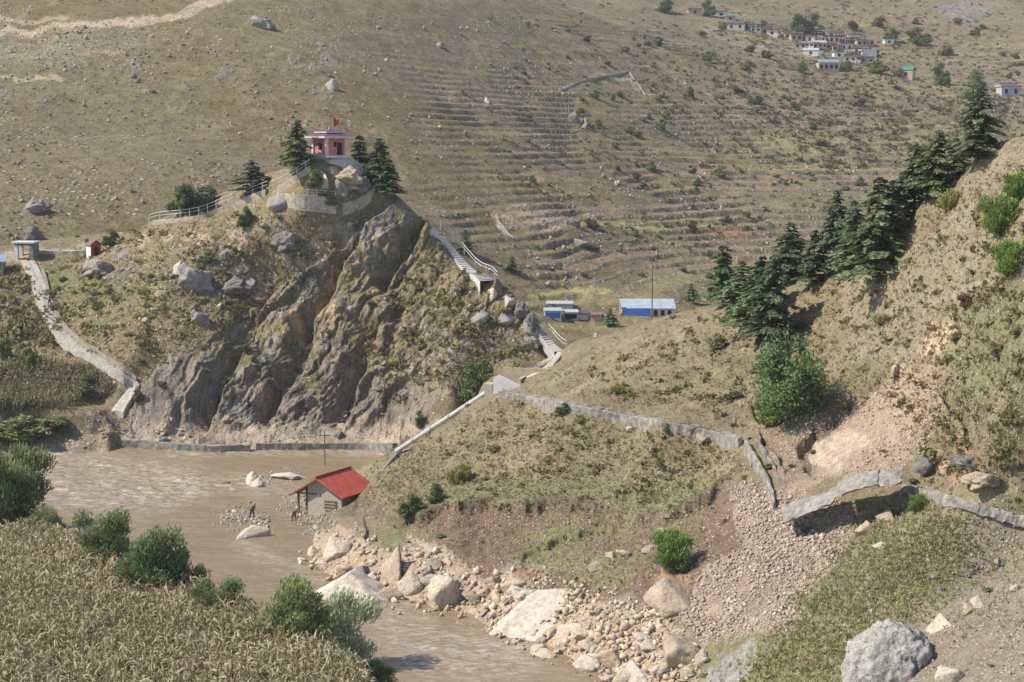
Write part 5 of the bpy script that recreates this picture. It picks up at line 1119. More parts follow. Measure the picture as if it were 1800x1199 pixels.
# ================================================================== BOULDERS
BO = [(600, 1030, 150, 66, 'white', 'large flat white wedge-shaped boulder lying at the river edge', 10, 0, .02), (541, 966, 34, 32, 'cream', 'pointed cream boulder at the left tip of the river rocks', 1, 0, .2), (592, 960, 60, 50, 'cream', 'broad cream boulder behind the pointed one', 2, 0, .2),
      (572, 994, 30, 14, 'orange', 'small rust-orange rock at the waterline', 3, 0, .1), (605, 998, 46, 22, 'orange', 'flat rust-stained rock right of the small orange one', 4, 0, .1), (690, 985, 66, 86, 'tan', 'tall pinkish grey rock mass under the grass tongue', 5, 0, .2), (722, 1016, 42, 66, 'cream', 'long cream slab leaning between the tall rock masses', 6, 0, .5),
      (782, 1028, 66, 84, 'cream', 'tall cream rock face standing at the waterline', 7, 0, .15), (757, 962, 36, 34, 'cream', 'cream block at the top of the river rocks', 8, 0, .2), (680, 1046, 60, 26, 'tan', 'low tan rock between the white wedge and the leaning slab', 9, 0, .2), (828, 1050, 44, 40, 'tan', 'tan block right of the tall cream face', 0, 0, .2),
      (935, 1072, 138, 96, 'white', 'huge pink and white slab sloping to the water', 11, 0, .04), (905, 1022, 70, 34, 'orange', 'rust-orange streaked ledge above the huge slab', 4, 0, .3), (1000, 1110, 84, 56, 'cream', 'cream block right of the huge slab', 1, 0, .2), (1035, 1158, 74, 36, 'white', 'pale rock with rusty edge at the lower waterline', 7, 0, .2),
      (1078, 1150, 62, 40, 'orange', 'salmon coloured rock at the lower waterline', 3, 0, .2), (1115, 1180, 76, 54, 'white', 'large grey-white boulder at the bottom edge', 5, 0, .3), (1192, 1128, 78, 100, 'tan', 'big rounded grey-tan boulder above the bottom edge', 8, 0, .15), (1232, 1148, 20, 46, 'cream', 'thin upright cream shard beside the big rounded boulder', 6, 0, .3),
      (912, 1138, 24, 14, 'cream', 'small cream rock alone in the muddy water', 9, 0, .1), (1182, 1042, 92, 74, 'tan', 'tan sandstone block embedded under the bright bush', 2, 0, .15), (1070, 974, 24, 20, 'cream', 'small orange-cream stone on the slump, left of a pair', 1, 0, .2), (1096, 972, 34, 20, 'cream', 'flat cream stone on the slump, right of a pair', 0, 0, .2),
      (1050, 992, 44, 22, 'tan', 'tan stone just below the pair on the slump', 4, 0, .2), (870, 1020, 40, 30, 'tan', 'tan stone at the top of the cream riverside rocks', 3, 0, .2), (1620, 808, 44, 50, 'dark', 'upright grey rock beside the intact channel on the right', 6, 0, .2), (1664, 820, 30, 42, 'orange', 'rusty upright rock right of the grey one', 7, 0, .3),
      (1700, 806, 74, 34, 'dark', 'dark craggy ledge on the right above the channel', 1, 1, .2), (1730, 838, 60, 26, 'tan', 'tan broken ledge below the dark craggy one', 2, 1, .2), (1655, 1092, 66, 40, 'cream', 'cream boulder with a bright top on the lower right slope', 5, 0, .2), (1702, 1066, 34, 32, 'orange', 'brown-orange boulder just above the cream one', 8, 0, .3),
      (1722, 1056, 34, 26, 'cream', 'small pale boulder right of the brown-orange one', 2, 0, .3), (1664, 1184, 80, 46, 'cream', 'flat pale boulder at the bottom edge right of the lichen boulder', 4, 0, .2), (1785, 1032, 22, 18, 'cream', 'small pale stone near the right edge', 7, 0, .2), (1752, 986, 12, 16, 'white', 'small white stone on the right slope', 7, 0, .2),
      (1528, 924, 46, 34, 'orange', 'orange-tan rock below the washed-out hollow', 3, 0, .3), (1560, 905, 44, 28, 'tan', 'tan rock right of the orange-tan one', 5, 0, .3), (1548, 956, 26, 18, 'cream', 'small cream stone in the green grass', 6, 0, .2), (432, 838, 50, 42, 'cream', 'cream boulder standing in midstream', 1, 0, .2),
      (452, 846, 22, 30, 'white', 'narrow pale rock leaning on the midstream boulder', 6, 0, .2), (505, 836, 70, 12, 'white', 'long flat pale rock right of the midstream boulder', 0, 0, .05), (445, 936, 62, 26, 'cream', 'flat cream boulder at the lower end of the gravel bar', 9, 0, .1), (400, 848, 20, 10, 'dark', 'dark rock awash left of the midstream boulder', 3, 0, .1),
      (60, 360, 46, 34, 'grey', 'big grey rock on the left hillside above the gateway', 0, 1, .2), (56, 408, 40, 42, 'dark', 'dark upright rock just behind the gateway', 1, 1, .1), (180, 466, 56, 30, 'grey', 'long grey boulder in front of the wayside shrine', 2, 1, .1), (340, 488, 66, 56, 'grey', 'large grey outcrop with cream base on the left crag slope', 3, 1, .2),
      (316, 468, 30, 30, 'cream', 'cream block on the left shoulder of the large grey outcrop', 4, 0, .2), (410, 500, 56, 36, 'dark', 'dark grey outcrop right of the large one', 0, 1, .2), (436, 490, 36, 34, 'grey', 'grey block at the right end of the dark outcrop', 5, 0, .3), (490, 346, 40, 40, 'grey', 'grey rock against the left end of the pale retaining wall', 6, 0, .2),
      (508, 420, 46, 34, 'dark', 'dark craggy outcrop below the retaining wall', 2, 1, .2), (350, 558, 36, 30, 'grey', 'grey rock with a pale foot low on the left crag slope', 3, 1, .2), (396, 446, 22, 20, 'grey', 'rounded grey stone alone on the crag slope', 7, 0, .2), (420, 438, 24, 10, 'white', 'flat pale stone right of the rounded grey one', 0, 0, .1),
      (575, 146, 38, 34, 'grey', 'pale grey boulder alone on the far slope above the shrine', 1, 0, .2), (460, 40, 44, 26, 'grey', 'grey outcrop high on the far brown slope', 3, 1, .2), (1008, 206, 28, 36, 'dark', 'left half of the dark twin rock on the far slope', 4, 0, .3), (1026, 214, 30, 36, 'dark', 'right half of the dark twin rock on the far slope', 5, 0, .3),
      (1022, 424, 44, 18, 'grey', 'long grey rock on the lower far terrace', 8, 0, .2), (1003, 390, 34, 16, 'dark', 'dark flat rock beside the orange landslip', 9, 0, .2), (845, 552, 34, 32, 'grey', 'square grey block on the right shoulder of the crag, left of two', 6, 0, .2), (890, 556, 38, 26, 'grey', 'square grey block on the right shoulder of the crag, right of two', 2, 0, .2),
      (895, 525, 26, 26, 'white', 'pale rounded rock at the lower end of the white stairway', 8, 0, .2), (860, 512, 26, 26, 'cream', 'cream stone directly below the white stairway', 1, 0, .2), (935, 600, 30, 26, 'grey', 'grey rock left of the lower stair flight', 3, 1, .2), (915, 540, 30, 40, 'dark', 'dark rock on the ridge above the stalls', 0, 1, .2), (932, 560, 24, 36, 'dark', 'narrow dark rock behind the lower stair flight', 1, 1, .2),
      (610, 305, 52, 38, 'tan', 'craggy tan rock right under the shrine mound', 0, 1, .2), (600, 328, 34, 32, 'grey', 'grey rock below the tan shrine rock', 2, 1, .2), (632, 322, 40, 40, 'dark', 'dark hollowed rock right below the shrine', 3, 1, .2), (570, 312, 26, 26, 'cream', 'cream rock left of the tan shrine rock', 5, 0, .2),
      (1235, 766, 34, 26, 'tan', 'purplish rounded boulder below the channel wall', 8, 0, .1), (1108, 752, 18, 12, 'cream', 'small cream stone in grass under the channel', 7, 0, .1), (1305, 160, 24, 12, 'dark', 'dark rock slab on the far terraces under the village', 9, 0, .1), (640, 1000, 30, 30, 'grey', 'grey rock between the broad cream boulder and the tall mass', 3, 0, .2)]
for (x, y, w_, h_, mt, lb, k, cr, tl) in BO: boulder(x, y, w_, h_, mt, lb, craggy=bool(cr), k=k, tilt=tl)
# lichen boulder, lower right
bm = bmesh.new(); bmesh.ops.create_icosphere(bm, subdivisions=6, radius=1.0); V = np.array([v.co[:] for v in bm.verts]); F = np.array([[v.index for v in f.verts] for f in bm.faces]); bm.free()
V *= (1 + 0.30 * fbm3(V[:, 0] * 1.4 + 3, V[:, 1] * 1.4, V[:, 2] * 1.4, 77, 3) + 0.16 * np.abs(fbm3(V[:, 0] * 4, V[:, 1] * 4, V[:, 2] * 4, 78, 4, 0.6)))[:, None]; V *= (1 + 0.05 * fbm3(V[:, 0] * 14, V[:, 1] * 14, V[:, 2] * 14, 5, 3))[:, None]
me = np_mesh('lichen_boulder', V, F); smooth(me); o = link('lichen_boulder', me, RK['lichen']); p = at(1562, 1180, ['spur_hillside']); s = p.y / FPX
o.scale = (84 * s, 72 * s, 86 * s); o.location = p + Vector((0, 0, 2 * s)); tag(o, 'big rough boulder crusted with white lichen at the bottom right', 'boulder')
rv = random.Random(21)
LM = [(600, 1030, 'the white wedge boulder'), (541, 966, 'the pointed cream boulder'), (722, 1016, 'the long leaning slab'), (782, 1028, 'the tall cream rock face'), (935, 1075, 'the huge pink and white slab'), (1078, 1160, 'the salmon coloured rock'), (1192, 1128, 'the big rounded boulder'),
      (1186, 960, 'the bright green bush'), (1340, 830, 'the slumped channel section'), (1460, 880, 'the hollow under the slab'), (1562, 1150, 'the lichen boulder'), (1655, 1092, 'the bright-topped cream boulder'), (1752, 986, 'the small white stone'), (1613, 890, 'the round vivid green bush'),
      (578, 860, 'the red-roofed hut'), (582, 260, 'the pink shrine'), (340, 488, 'the large grey outcrop'), (410, 500, 'the dark outcrop'), (180, 466, 'the wayside shrine boulder'), (430, 350, 'the ridge railing'), (508, 420, 'the dark crag outcrop'), (350, 558, 'the grey rock with a pale foot'), (225, 700, 'the foot of the stone path'),
      (450, 770, 'the middle of the walkway wall'), (640, 770, 'the right end of the walkway wall'), (300, 770, 'the left end of the walkway wall'), (810, 460, 'the white stairway'), (870, 555, 'the two square grey blocks'), (865, 680, 'the whitewashed tank'), (830, 670, 'the dark green thicket'), (60, 380, 'the rock above the gateway'),
      (575, 146, 'the lone pale boulder'), (460, 40, 'the high grey outcrop'), (855, 178, 'the white cairn'), (1016, 210, 'the dark twin rock'), (940, 385, 'the orange landslip'), (1140, 540, 'the blue shed'), (1457, 118, 'the two-storey tan house'), (1592, 130, 'the green-roofed house'), (1777, 160, 'the orange-roofed house'), (1280, 40, 'the red-roofed village house'),
      (1270, 460, 'the slender leftmost conifer'), (1548, 400, 'the largest ridge conifer'), (1718, 220, 'the topmost ridge conifer'), (1385, 650, 'the loose-leaved tree'), (1640, 600, 'the pale slip scar'), (1770, 430, 'the three yellow-green bushes'), (1000, 715, 'the left part of the channel'), (1230, 755, 'the right part of the channel'), (780, 740, 'the pale pipe'), (808, 830, 'the loose olive bush'),
      (1000, 880, 'the slump edge'), (1300, 165, 'the dark slab on the terraces'), (1160, 225, 'the round dark far bush'), (1040, 400, 'the purple-brown bush'), (1440, 250, 'the grey terrace scrub'), (280, 100, 'the top left track'), (50, 640, 'the left maize field')]
def where_at(x, y):
    d, lx, ly, nm = min((math.hypot(x - lx, (y - ly) * 1.2), lx, ly, nm) for lx, ly, nm in LM)
    dx, dy = x - lx, y - ly
    v = 'above' if dy < 0 else 'below'; h = 'left of' if dx < 0 else 'right of'
    if abs(dx) > 2 * abs(dy): r = h
    elif abs(dy) > 2 * abs(dx): r = v
    else: r = v + ' and ' + h
    if r.count(' of') and r.split()[0] in ('above', 'below') and len(r.split()) > 2: r = ('upper ' if dy < 0 else 'lower ') + ('left' if dx < 0 else 'right') + ' of'
    far_ = 'just ' if d < 30 else ('' if d < 75 else ('farther ' if d < 140 else 'well '))
    return far_ + r + ' ' + nm
def size_word(w_, a, b_):
    t = (w_ - a) / (b_ - a + 1e-6); return 'tiny' if t < 0.12 else ('small' if t < 0.3 else ('middling' if t < 0.6 else 'sizeable'))
MW = {'cream': 'cream', 'tan': 'tan', 'white': 'whitish', 'orange': 'rusty', 'grey': 'grey', 'dark': 'dark grey'}
KW = {'bush': 'green', 'scrub': 'grey-green', 'maroon': 'maroon', 'yellow': 'olive'}
def spread(poly, n, mats, a, b_, noun, group, only=None, craggy=0.2):
    rg_ = np.random.RandomState(n + int(a * 10))
    for (x, y) in scatter_px(poly, n, rg_, 8):
        w_ = a * (b_ / a) ** (rv.random() ** 1.8); mt = rv.choice(mats)
        boulder(x, y, w_, w_ * rv.uniform(0.45, 0.85), mt, size_word(w_, a, b_) + ' ' + MW[mt] + ' ' + noun + ' ' + where_at(x, y), group, craggy=rv.random() < craggy, only=only)
spread([(520, 975), (600, 930), (700, 960), (850, 1010), (1000, 1040), (1180, 1080), (1240, 1190), (1100, 1199), (980, 1150), (800, 1080), (640, 1045)], 105, ['cream', 'cream', 'tan', 'white', 'orange', 'cream'], 12, 52, 'riverside rock', 'rocks jammed along the river edge')
spread([(560, 900), (620, 895), (660, 930), (600, 960), (530, 950)], 8, ['cream', 'tan', 'white'], 8, 22, 'rubble block', 'rubble below the hut')
spread([(1200, 880), (1310, 850), (1490, 950), (1390, 1090), (1240, 1150), (1000, 950)], 18, ['cream', 'tan', 'tan'], 8, 24, 'loose block', 'loose blocks on the scree')
spread([(1560, 1080), (1650, 960), (1800, 900), (1800, 1199), (1600, 1199)], 22, ['tan', 'cream', 'grey', 'tan'], 8, 26, 'stone', 'stones on the lower right slope')
spread([(220, 775), (690, 775), (700, 700), (500, 740), (240, 730)], 16, ['tan', 'cream', 'grey'], 10, 30, 'foot block', 'blocks at the foot of the crag', ['crag'])
spread([(180, 440), (420, 385), (640, 385), (520, 520), (300, 590), (240, 560)], 26, ['grey', 'cream', 'tan', 'dark'], 8, 20, 'crag rock', 'rocks on the crag shoulder', ['crag'], 0.5)
spread([(640, 600), (820, 500), (940, 580), (900, 640), (740, 720), (640, 740)], 10, ['grey', 'tan', 'dark'], 9, 20, 'crag rock', 'rocks on the right crag flank', ['crag'], 0.6)
spread([(90, 745), (215, 730), (225, 775), (60, 800)], 8, ['grey', 'tan', 'cream'], 8, 24, 'river bank rock', 'rocks of the left river bank', None, 0.4)
spread([(0, 250), (260, 60), (800, 60), (760, 300), (420, 300), (0, 420)], 18, ['grey', 'grey', 'tan', 'dark'], 8, 18, 'hillside rock', 'rocks on the brown far slope', ['far_hillside'], 0.3)
rv = random.Random(5); n = 0
for i in range(165):
    x = 1800 - 900 * rv.random() ** 1.3; y = rv.uniform(40, 500)
    if y > 500 - (x - 900) * 0.25 and x > 1250: continue
    if inpoly(np.array([x]), np.array([y]), [(1260, 20), (1600, 30), (1620, 150), (1400, 130)])[0]: continue
    w_ = rv.uniform(9, 24)
    kk = rv.choice(['bush', 'scrub', 'scrub', 'maroon', 'bush']); plant(kk, x, y, w_, w_ * rv.uniform(0.5, 0.8), size_word(w_, 9, 24) + ' ' + KW[kk] + ' far bush ' + where_at(x, y), parts=False, group='bushes dotted over the far terraces', only=['far_hillside'])
for i in range(60):
    x = rv.uniform(90, 900); y = rv.uniform(400, 700)
    if x < 240 and y > 640: continue
    w_ = rv.uniform(10, 24); kk = rv.choice(['scrub', 'yellow', 'scrub', 'bush']); plant(kk, x, y, w_, w_ * rv.uniform(0.45, 0.7), size_word(w_, 10, 24) + ' ' + KW[kk] + ' crag bush ' + where_at(x, y), parts=False, group='tuft bushes clinging to the crag', only=['crag'])
for i in range(62):
    x = rv.uniform(700, 1800); y = rv.uniform(520, 1180)
    if inpoly(np.array([x]), np.array([y]), scr)[0] or y < 780 - (x - 700) * 0.2: continue
    w_ = rv.uniform(10, 26); kk = rv.choice(['scrub', 'yellow', 'scrub', 'yellow', 'bush']); plant(kk, x, y, w_, w_ * rv.uniform(0.4, 0.6), size_word(w_, 10, 26) + ' ' + KW[kk] + ' dwarf bush ' + where_at(x, y), parts=False, group='dwarf bushes on the spur', only=['spur_hillside'])

# loose stones
SC_P = [(0.42, 0.33, 0.25), (0.36, 0.29, 0.22), (0.47, 0.37, 0.285), (0.31, 0.25, 0.20), (0.42, 0.31, 0.22), (0.36, 0.31, 0.26)]
stones('scree', 'pinkish broken stones of the landslide chute', 'scree', [(scr, 12000, 0.07, 0.50), ([(1350, 790), (1440, 740), (1560, 680), (1600, 640), (1660, 690), (1640, 760), (1560, 840), (1480, 840), (1380, 880)], 2400, 0.06, 0.36),
        ([(1300, 800), (1340, 840), (1400, 900), (1380, 930), (1290, 880)], 500, 0.1, 0.4), ([(1600, 640), (1700, 560), (1800, 480), (1800, 560), (1650, 700)], 300, 0.1, 0.3)], SC_P, 1)
stones('shore_rubble', 'pale cream broken rock packed along the river edge', 'rubble', [([(530, 981), (600, 940), (740, 960), (860, 1010), (1000, 1050), (1180, 1090), (1240, 1199), (1080, 1199), (980, 1165), (800, 1090), (640, 1060)], 1900, 0.22, 1.2), ([(880, 1010), (960, 1000), (1180, 1080), (1240, 1199), (1100, 1199)], 700, 0.2, 0.9)], [(0.52, 0.42, 0.29), (0.47, 0.37, 0.26), (0.55, 0.47, 0.36), (0.46, 0.32, 0.20), (0.40, 0.33, 0.26)], 8)
stones('rubble', 'small pale rubble on the soil slopes beside the river', 'rubble', [([(560, 920), (640, 880), (760, 900), (1000, 900), (1290, 870), (1230, 1100), (1180, 1199), (1000, 1120), (800, 1060), (560, 1000)], 3800, 0.06, 0.34),
        ([(1400, 1090), (1600, 900), (1800, 900), (1800, 1199), (1250, 1199)], 1500, 0.07, 0.32), ([(1480, 600), (1640, 400), (1800, 260), (1800, 560), (1600, 640)], 700, 0.08, 0.26), ([(1640, 700), (1800, 700), (1800, 890), (1660, 850)], 400, 0.08, 0.3)], SC_P + [(0.2, 0.16, 0.13)] * 2, 2)
stones('gravel_bar', 'pale pebbles of the gravel bars in the river', 'gravel', [([(375, 905), (420, 890), (470, 905), (475, 935), (420, 940)], 420, 0.15, 0.6), ([(440, 835), (530, 828), (535, 840), (450, 846)], 120, 0.15, 0.5), ([(485, 880), (545, 862), (555, 900), (540, 925), (500, 900)], 350, 0.15, 0.55), ([(520, 900), (600, 890), (600, 930), (540, 950)], 300, 0.12, 0.45)],
        [(0.42, 0.36, 0.30), (0.46, 0.39, 0.32), (0.35, 0.31, 0.28)], 3)
stones('crag_rubble', 'small stones on the crag shoulder and river bank', 'rubble', [([(90, 470), (300, 380), (640, 380), (520, 520), (300, 600), (150, 620)], 1500, 0.1, 0.8), ([(80, 740), (225, 725), (225, 785), (60, 800)], 350, 0.15, 0.5), ([(220, 780), (700, 780), (700, 735), (220, 730)], 500, 0.12, 0.5), ([(0, 440), (60, 460), (90, 560), (0, 600)], 160, 0.15, 0.6),
        ([(640, 700), (800, 500), (950, 600), (860, 650)], 500, 0.1, 0.4)], [(0.25, 0.22, 0.19), (0.36, 0.29, 0.22), (0.30, 0.26, 0.22)], 4, only=['crag'])
stones('hillside_stones', 'stones strewn over the far hillside', 'stones', [([(0, 0), (820, 0), (780, 300), (420, 320), (0, 430)], 2200, 0.2, 1.5), ([(800, 0), (1800, 0), (1800, 240), (1250, 420), (950, 540), (760, 400)], 3000, 0.25, 1.6), ([(0, 60), (180, 45), (290, 60), (380, 20), (480, 60), (340, 130), (130, 200), (40, 330), (0, 300)], 500, 0.3, 1.6), ([(870, 380), (950, 355), (1005, 400), (900, 405)], 160, 0.3, 1.0)], [(0.25, 0.22, 0.19), (0.33, 0.28, 0.22), (0.2, 0.17, 0.15)], 6, only=['far_hillside'])

# ================================================================== MAIZE AND GRASS
def maize(name, label, pts, H, seed, nleaf=9):
    rng = np.random.RandomState(seed); Pn = np.array(pts); N = len(Pn); Vs = []; Cs = []; Fs = []; n0 = 0
    h = H * rng.uniform(0.75, 1.12, N); dry = rng.rand(N)
    patch = fbm(Pn[:, 0] / 5, Pn[:, 1] / 5, 77, 3)
    tan = np.array((0.41, 0.36, 0.255)); grn = np.array((0.205, 0.235, 0.115)); brn = np.array((0.23, 0.18, 0.145))
    lean = rng.normal(size=(N, 2)) * 0.12
    for j in range(nleaf):
        a = rng.rand(N) * 6.283; z0 = h * (0.15 + 0.8 * (j + rng.rand(N)) / nleaf); L = H * rng.uniform(0.22, 0.48, N); wd = H * rng.uniform(0.015, 0.034, N)
        d = np.stack([np.cos(a), np.sin(a), 0 * a], 1); sdv = np.stack([-np.sin(a), np.cos(a), rng.normal(size=N) * 0.5], 1); up = np.array([0, 0, 1.0])
        base = Pn + np.concatenate([lean * (z0 / h)[:, None], z0[:, None]], 1)
        rise = rng.uniform(0.1, 0.75, N)[:, None]; fall = rng.uniform(-0.9, 0.35, N)[:, None]
        p1 = base + (d * 0.5 + up * rise * 0.8) * L[:, None]; p2 = p1 + (d * 0.5 + up * fall) * L[:, None]
        V = np.stack([base - sdv * wd[:, None] * 0.6, base + sdv * wd[:, None] * 0.6, p1 + sdv * wd[:, None], p1 - sdv * wd[:, None], p2 + sdv * wd[:, None] * 0.2, p2 - sdv * wd[:, None] * 0.2], 1)
        g_ = np.clip(0.50 - 0.55 * patch + 0.45 * (dry - 0.5) + 0.45 * (0.5 - j / nleaf) + rng.normal(size=N) * 0.2, 0, 1)[:, None]
        c = tan * (1 - g_) + grn * g_; m_ = (rng.rand(N) < 0.18)[:, None]; c = np.where(m_, brn, c) * rng.uniform(0.75, 1.25, (N, 1))
        Vs.append(V.reshape(-1, 3)); Cs.append(np.repeat(c, 6, 0)); b = np.arange(N)[:, None] * 6 + n0
        Fs.append(np.concatenate([b + np.array([0, 1, 2, 3]), b + np.array([3, 2, 4, 5])], 0)); n0 += N * 6
    top = Pn + np.concatenate([lean, h[:, None]], 1); w_ = H * 0.012
    for ax in (np.array([w_, 0, 0]), np.array([0, w_, 0])):      # stalk and tassel
        V = np.stack([Pn - ax, Pn + ax, top + ax * 1.5 + [0, 0, .1], top - ax * 1.5 + [0, 0, .1]], 1); Vs.append(V.reshape(-1, 3)); Cs.append(np.tile(np.array((0.30, 0.22, 0.12)), (N * 4, 1))); Fs.append(np.arange(N)[:, None] * 4 + n0 + np.array([0, 1, 2, 3])); n0 += N * 4
    me = np_mesh(name, np.concatenate(Vs), np.concatenate(Fs)); vcol(me, 'Col', np.concatenate(Cs)); o = link(name, me, LEAF); tag(o, label, 'maize', kind='stuff')
rng = np.random.RandomState(9); nb = [b for n, b in BVHS if n == 'field_bank'][0]; pts = []
for x in np.arange(-52, 0, 0.52):
    for y in np.arange(86, 152, 0.52):
        X_, Y_ = x + rng.uniform(-.2, .2), y + rng.uniform(-.2, .2)
        h = nb.ray_cast(Vector((X_, Y_, 50)), Vector((0, 0, -1)), 100)
        if h[0] is None or h[0].z < 3.35: continue
        q, r_ = proj(X_, Y_, h[0].z + 1)
        if q < -60 or r_ > 1290: continue
        pts.append((X_, Y_, h[0].z))
maize('maize_crop', 'ripening tan and green maize crop filling the near left field', pts, 1.9, 10, 15)
pts = [tuple(q) for q in (at(x, y, ['crag']) for x, y in scatter_px([(-20, 655), (60, 640), (150, 655), (200, 680), (190, 700), (110, 722), (-20, 728)], 1500, rng)) if q]
maize('far_maize', 'far maize plot on the left bank terrace across the river', pts, 1.5, 11, 7)
def tufts(name, label, cat, areas, seed, cols, only, bushy=False):
    rng = np.random.RandomState(seed); C = []; A = []; B = []; K = []
    for poly, n, sz in areas:
        for (x, y) in scatter_px(poly, n, rng, 20):
            p = at(x, y, only)
            if p is None: continue
            k = rng.randint(4, 8); c = np.array(cols[rng.randint(len(cols))]); s_ = sz * rng.uniform(0.6, 1.5)
            if bushy: k = 16; s_ *= 0.42
            d = unit(rng.normal(size=(k, 3)) * (1.5 if bushy else 0.8) + np.array([-0.25, -0.1, 0.8])); A_ = d * s_ * 0.5; C.append(np.array(p)[None] + A_ * 0.9 * (not bushy) + (np.array([0, 0, s_ * 0.5]) if bushy else 0) + rng.normal(size=(k, 3)) * s_ * (1.0 if bushy else 0.25) * np.array([1, 1, 0.45 if bushy else 0.2])); A.append(A_)
            B.append(unit(np.cross(d, rng.normal(size=(k, 3)))) * s_ * (0.4 if bushy else 0.13)); K.append(c[None] * rng.uniform(0.7, 1.3, (k, 1)))
    V, F, c = cards(np.concatenate(C), np.concatenate(A), np.concatenate(B), np.concatenate(K)); me = np_mesh(name, V, F); vcol(me, 'Col', c * 1.0); o = link(name, me, LEAF); tag(o, label, cat, kind='stuff')
GR = [(0.29, 0.235, 0.14), (0.36, 0.29, 0.19), (0.27, 0.24, 0.13), (0.33, 0.26, 0.17), (0.24, 0.19, 0.12)]
tufts('spur_grass', 'dry grass tufts on the spur', 'grass', [([(640, 860), (700, 800), (760, 760), (760, 900), (690, 910)], 900, 0.19), ([(700, 800), (860, 700), (1300, 790), (1300, 840), (1180, 895), (930, 885), (720, 905)], 4200, 0.17), ([(950, 660), (1200, 560), (1450, 480), (1800, 260), (1800, 850), (1650, 850), (1550, 700), (1400, 740), (1300, 750), (1000, 690)], 5600, 0.19),
      ([(880, 890), (1250, 880), (1240, 1000), (1000, 1040), (740, 950)], 1400, 0.15)], 31, GR, ['spur_hillside'])
tufts('green_grass', 'long green grass below the broken channel', 'grass', [([(1395, 1100), (1405, 1050), (1475, 980), (1510, 900), (1620, 880), (1710, 940), (1700, 1010), (1640, 1070), (1560, 1110), (1500, 1199), (1300, 1199), (1370, 1120)], 3900, 0.21), ([(1500, 880), (1800, 900), (1800, 1080), (1660, 1120), (1560, 1100)], 700, 0.17), ([(1800, 260), (2040, 240), (2040, 1190), (1800, 1190)], 1200, 0.2)], 32, [(0.27, 0.30, 0.13), (0.31, 0.31, 0.15), (0.38, 0.33, 0.19), (0.40, 0.32, 0.21)], ['spur_hillside'])
tufts('crag_grass', 'dry grass and low scrub on the crag', 'grass', [([(80, 460), (300, 380), (640, 375), (500, 500), (380, 600), (230, 660), (0, 640)], 3600, 0.24), ([(720, 400), (800, 480), (940, 600), (860, 660), (760, 680), (640, 640), (700, 500)], 1500, 0.24), ([(500, 560), (640, 400), (700, 480), (600, 700), (480, 700)], 500, 0.24)], 33, GR + [(0.17, 0.17, 0.08)], ['crag'])
tufts('hillside_grass', 'tussocks over the far hillside', 'grass', [([(0, 0), (1800, 0), (1800, 240), (1250, 480), (950, 540), (700, 300), (400, 330), (0, 420)], 4500, 0.36)], 34, GR + [(0.16, 0.15, 0.08)], ['far_hillside'])

tufts('hillside_scrub', 'low dark scrub scattered over the terraced far hillside', 'scrub', [([(900, 0), (1800, 0), (1800, 240), (1250, 440), (1000, 420), (820, 200)], 800, 0.9), ([(1100, 0), (1800, 0), (1800, 240), (1400, 330), (1150, 200)], 900, 1.0), ([(1200, 100), (1800, 100), (1800, 240), (1450, 300)], 600, 1.1)], 35, [(0.11, 0.115, 0.06), (0.15, 0.135, 0.08), (0.10, 0.11, 0.06), (0.15, 0.12, 0.09)], ['far_hillside'], True)
tufts('crag_scrub', 'low dry scrub on the left shoulder of the crag', 'scrub', [([(80, 470), (280, 400), (480, 380), (620, 385), (480, 520), (330, 600), (240, 660), (120, 590)], 220, 0.8), ([(640, 600), (760, 420), (930, 600), (860, 660), (700, 700)], 160, 0.8), ([(0, 480), (60, 480), (110, 600), (0, 620)], 90, 1.0)], 36, [(0.19, 0.175, 0.08), (0.23, 0.20, 0.11), (0.25, 0.20, 0.12), (0.18, 0.18, 0.085)], ['crag'], True)
tufts('spur_scrub', 'low dry scrub over the spur', 'scrub', [([(960, 650), (1200, 570), (1450, 500), (1800, 270), (1800, 850), (1650, 850), (1500, 640), (1300, 740)], 420, 0.55), ([(700, 880), (860, 710), (1300, 800), (1180, 890)], 160, 0.45)], 37, [(0.16, 0.15, 0.07), (0.22, 0.18, 0.10), (0.24, 0.19, 0.12), (0.16, 0.17, 0.08)], ['spur_hillside'], True)

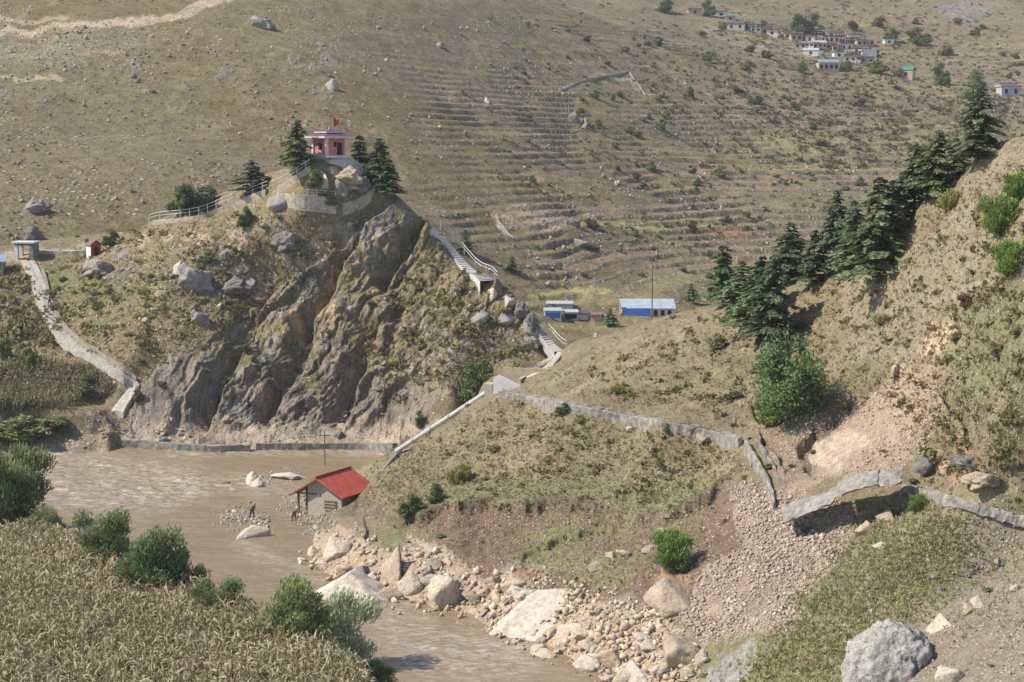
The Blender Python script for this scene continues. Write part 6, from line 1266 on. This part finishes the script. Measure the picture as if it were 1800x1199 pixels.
# ================================================================== PEOPLE
def skinned(name, verts, edges, rad, mat, parent, sub=1):
    me = bpy.data.meshes.new(name); me.from_pydata(verts, edges, []); o = bpy.data.objects.new(name, me); COL.objects.link(o)
    md = o.modifiers.new('s', 'SKIN'); md.use_smooth_shade = True
    sv = me.skin_vertices[0].data
    for i, r in enumerate(rad): sv[i].radius = (r, r)
    sv[0].use_root = True
    m2 = o.modifiers.new('d', 'SUBSURF'); m2.levels = sub; m2.render_levels = sub
    dg = bpy.context.evaluated_depsgraph_get(); me2 = bpy.data.meshes.new_from_object(o.evaluated_get(dg)); bpy.data.objects.remove(o); me2.name = name
    me2.materials.clear(); return link(name, me2, mat, parent)
def person(p, rz, label, shirt, trousers, bend=0.0, step=0.25, h=1.65):
    o = empty('person', p, rz, label, 'person'); o.scale = (h / 1.7,) * 3
    hip_ = Vector((0, 0, 0.92)); ang = bend
    def T(x, z): return Vector((0, 0, 0)) + Vector((x, -z * math.sin(ang), 0.92 + z * math.cos(ang)))
    chest, neck, head, top = T(0, 0.36), T(0, 0.52), T(0, 0.62), T(0, 0.74)
    v = [hip_, T(0, 0.18), chest, neck, head, top]; r = [0.12, 0.115, 0.135, 0.05, 0.085, 0.07]; e = [(0, 1), (1, 2), (2, 3), (3, 4), (4, 5)]
    for sgn in (-1, 1):
        n = len(v); v += [T(sgn * 0.18, 0.45), T(sgn * 0.24, 0.2) + Vector((0, -0.05, 0)), T(sgn * 0.20, 0.0) + Vector((0, -0.18 - 0.12 * bend, -0.05 * bend)), T(sgn * 0.19, -0.06) + Vector((0, -0.24 - 0.12 * bend, -0.08 * bend))]
        r += [0.055, 0.042, 0.032, 0.03]; e += [(2, n), (n, n + 1), (n + 1, n + 2), (n + 2, n + 3)]
        n = len(v); st = sgn * step; v += [Vector((sgn * 0.10, 0, 0.86)), Vector((sgn * 0.11, -st * 0.5 - 0.04, 0.47)), Vector((sgn * 0.11, -st + 0.02, 0.07)), Vector((sgn * 0.12, -st - 0.13, 0.03))]
        r += [0.09, 0.062, 0.042, 0.035]; e += [(0, n), (n, n + 1), (n + 1, n + 2), (n + 2, n + 3)]
    skinned('body', v, e, r, SKIN, o, 1)
    skinned('shirt', [v[0] + Vector((0, 0, 0.02)), v[1], v[2], v[6], v[7], v[14], v[15]], [(0, 1), (1, 2), (2, 3), (3, 4), (2, 5), (5, 6)], [0.145, 0.14, 0.155, 0.075, 0.06, 0.075, 0.06], shirt, o, 1)
    skinned('trousers', [v[0], v[10], v[11], v[12], v[18], v[19], v[20]], [(0, 1), (1, 2), (2, 3), (0, 4), (4, 5), (5, 6)], [0.14, 0.11, 0.08, 0.062, 0.11, 0.08, 0.062], trousers, o, 1)
    skinned('hair', [v[4] + Vector((0, 0.03, 0.04)), v[5] + Vector((0, 0.01, 0.02))], [(0, 1)], [0.09, 0.075], HAIR, o, 1)
NAVY = simple('blue_cloth', (0.10, 0.16, 0.26)); DKC = simple('dark_cloth', (0.03, 0.03, 0.04)); MARC = simple('maroon_cloth', (0.16, 0.05, 0.06)); REDC = simple('red_cloth', (0.36, 0.05, 0.07)); PKC = simple('pale_pink_cloth', (0.6, 0.42, 0.42))
for (x, y, rz, lb, sh_, tr, bd, hh) in [(443, 913, 0.9, 'person in a blue-grey top bending over the gravel bar', NAVY, DKC, 0.7, 1.7), (517, 920, 0.5, 'person in maroon clothes stooping at the water beside the hut', MARC, MARC, 0.9, 1.65), (87, 540, 1.2, 'person in red walking on the stone path', REDC, DKC, 0.15, 1.6), (782, 424, 0.6, 'person in pale pink standing beside the white stairway', PKC, PKC, 0.05, 1.65)]:
    person(at(x, y) + Vector((0, 0, 0.12)), rz, lb, sh_, tr, bd, 0.22, hh)

# ================================================================== HAZE
zt = max(v[2] for v in far.bound_box) + 12
mb = MB(); mb.box(-1000, 1300, -40, 1560, -8, zt); hz = mb.build('haze', None); hz.data.materials.clear()
m = bpy.data.materials.new('haze'); m.use_nodes = True; m.node_tree.nodes.clear(); out = m.node_tree.nodes.new('ShaderNodeOutputMaterial')
pv = m.node_tree.nodes.new('ShaderNodeVolumePrincipled'); pv.inputs['Color'].default_value = (0.93, 0.93, 0.95, 1); pv.inputs['Density'].default_value = 0.00008; pv.inputs['Anisotropy'].default_value = 0.0
m.node_tree.links.new(pv.outputs[0], out.inputs['Volume']); hz.data.materials.append(m); tag(hz, 'thin pale haze in the valley air', 'haze', kind='stuff')
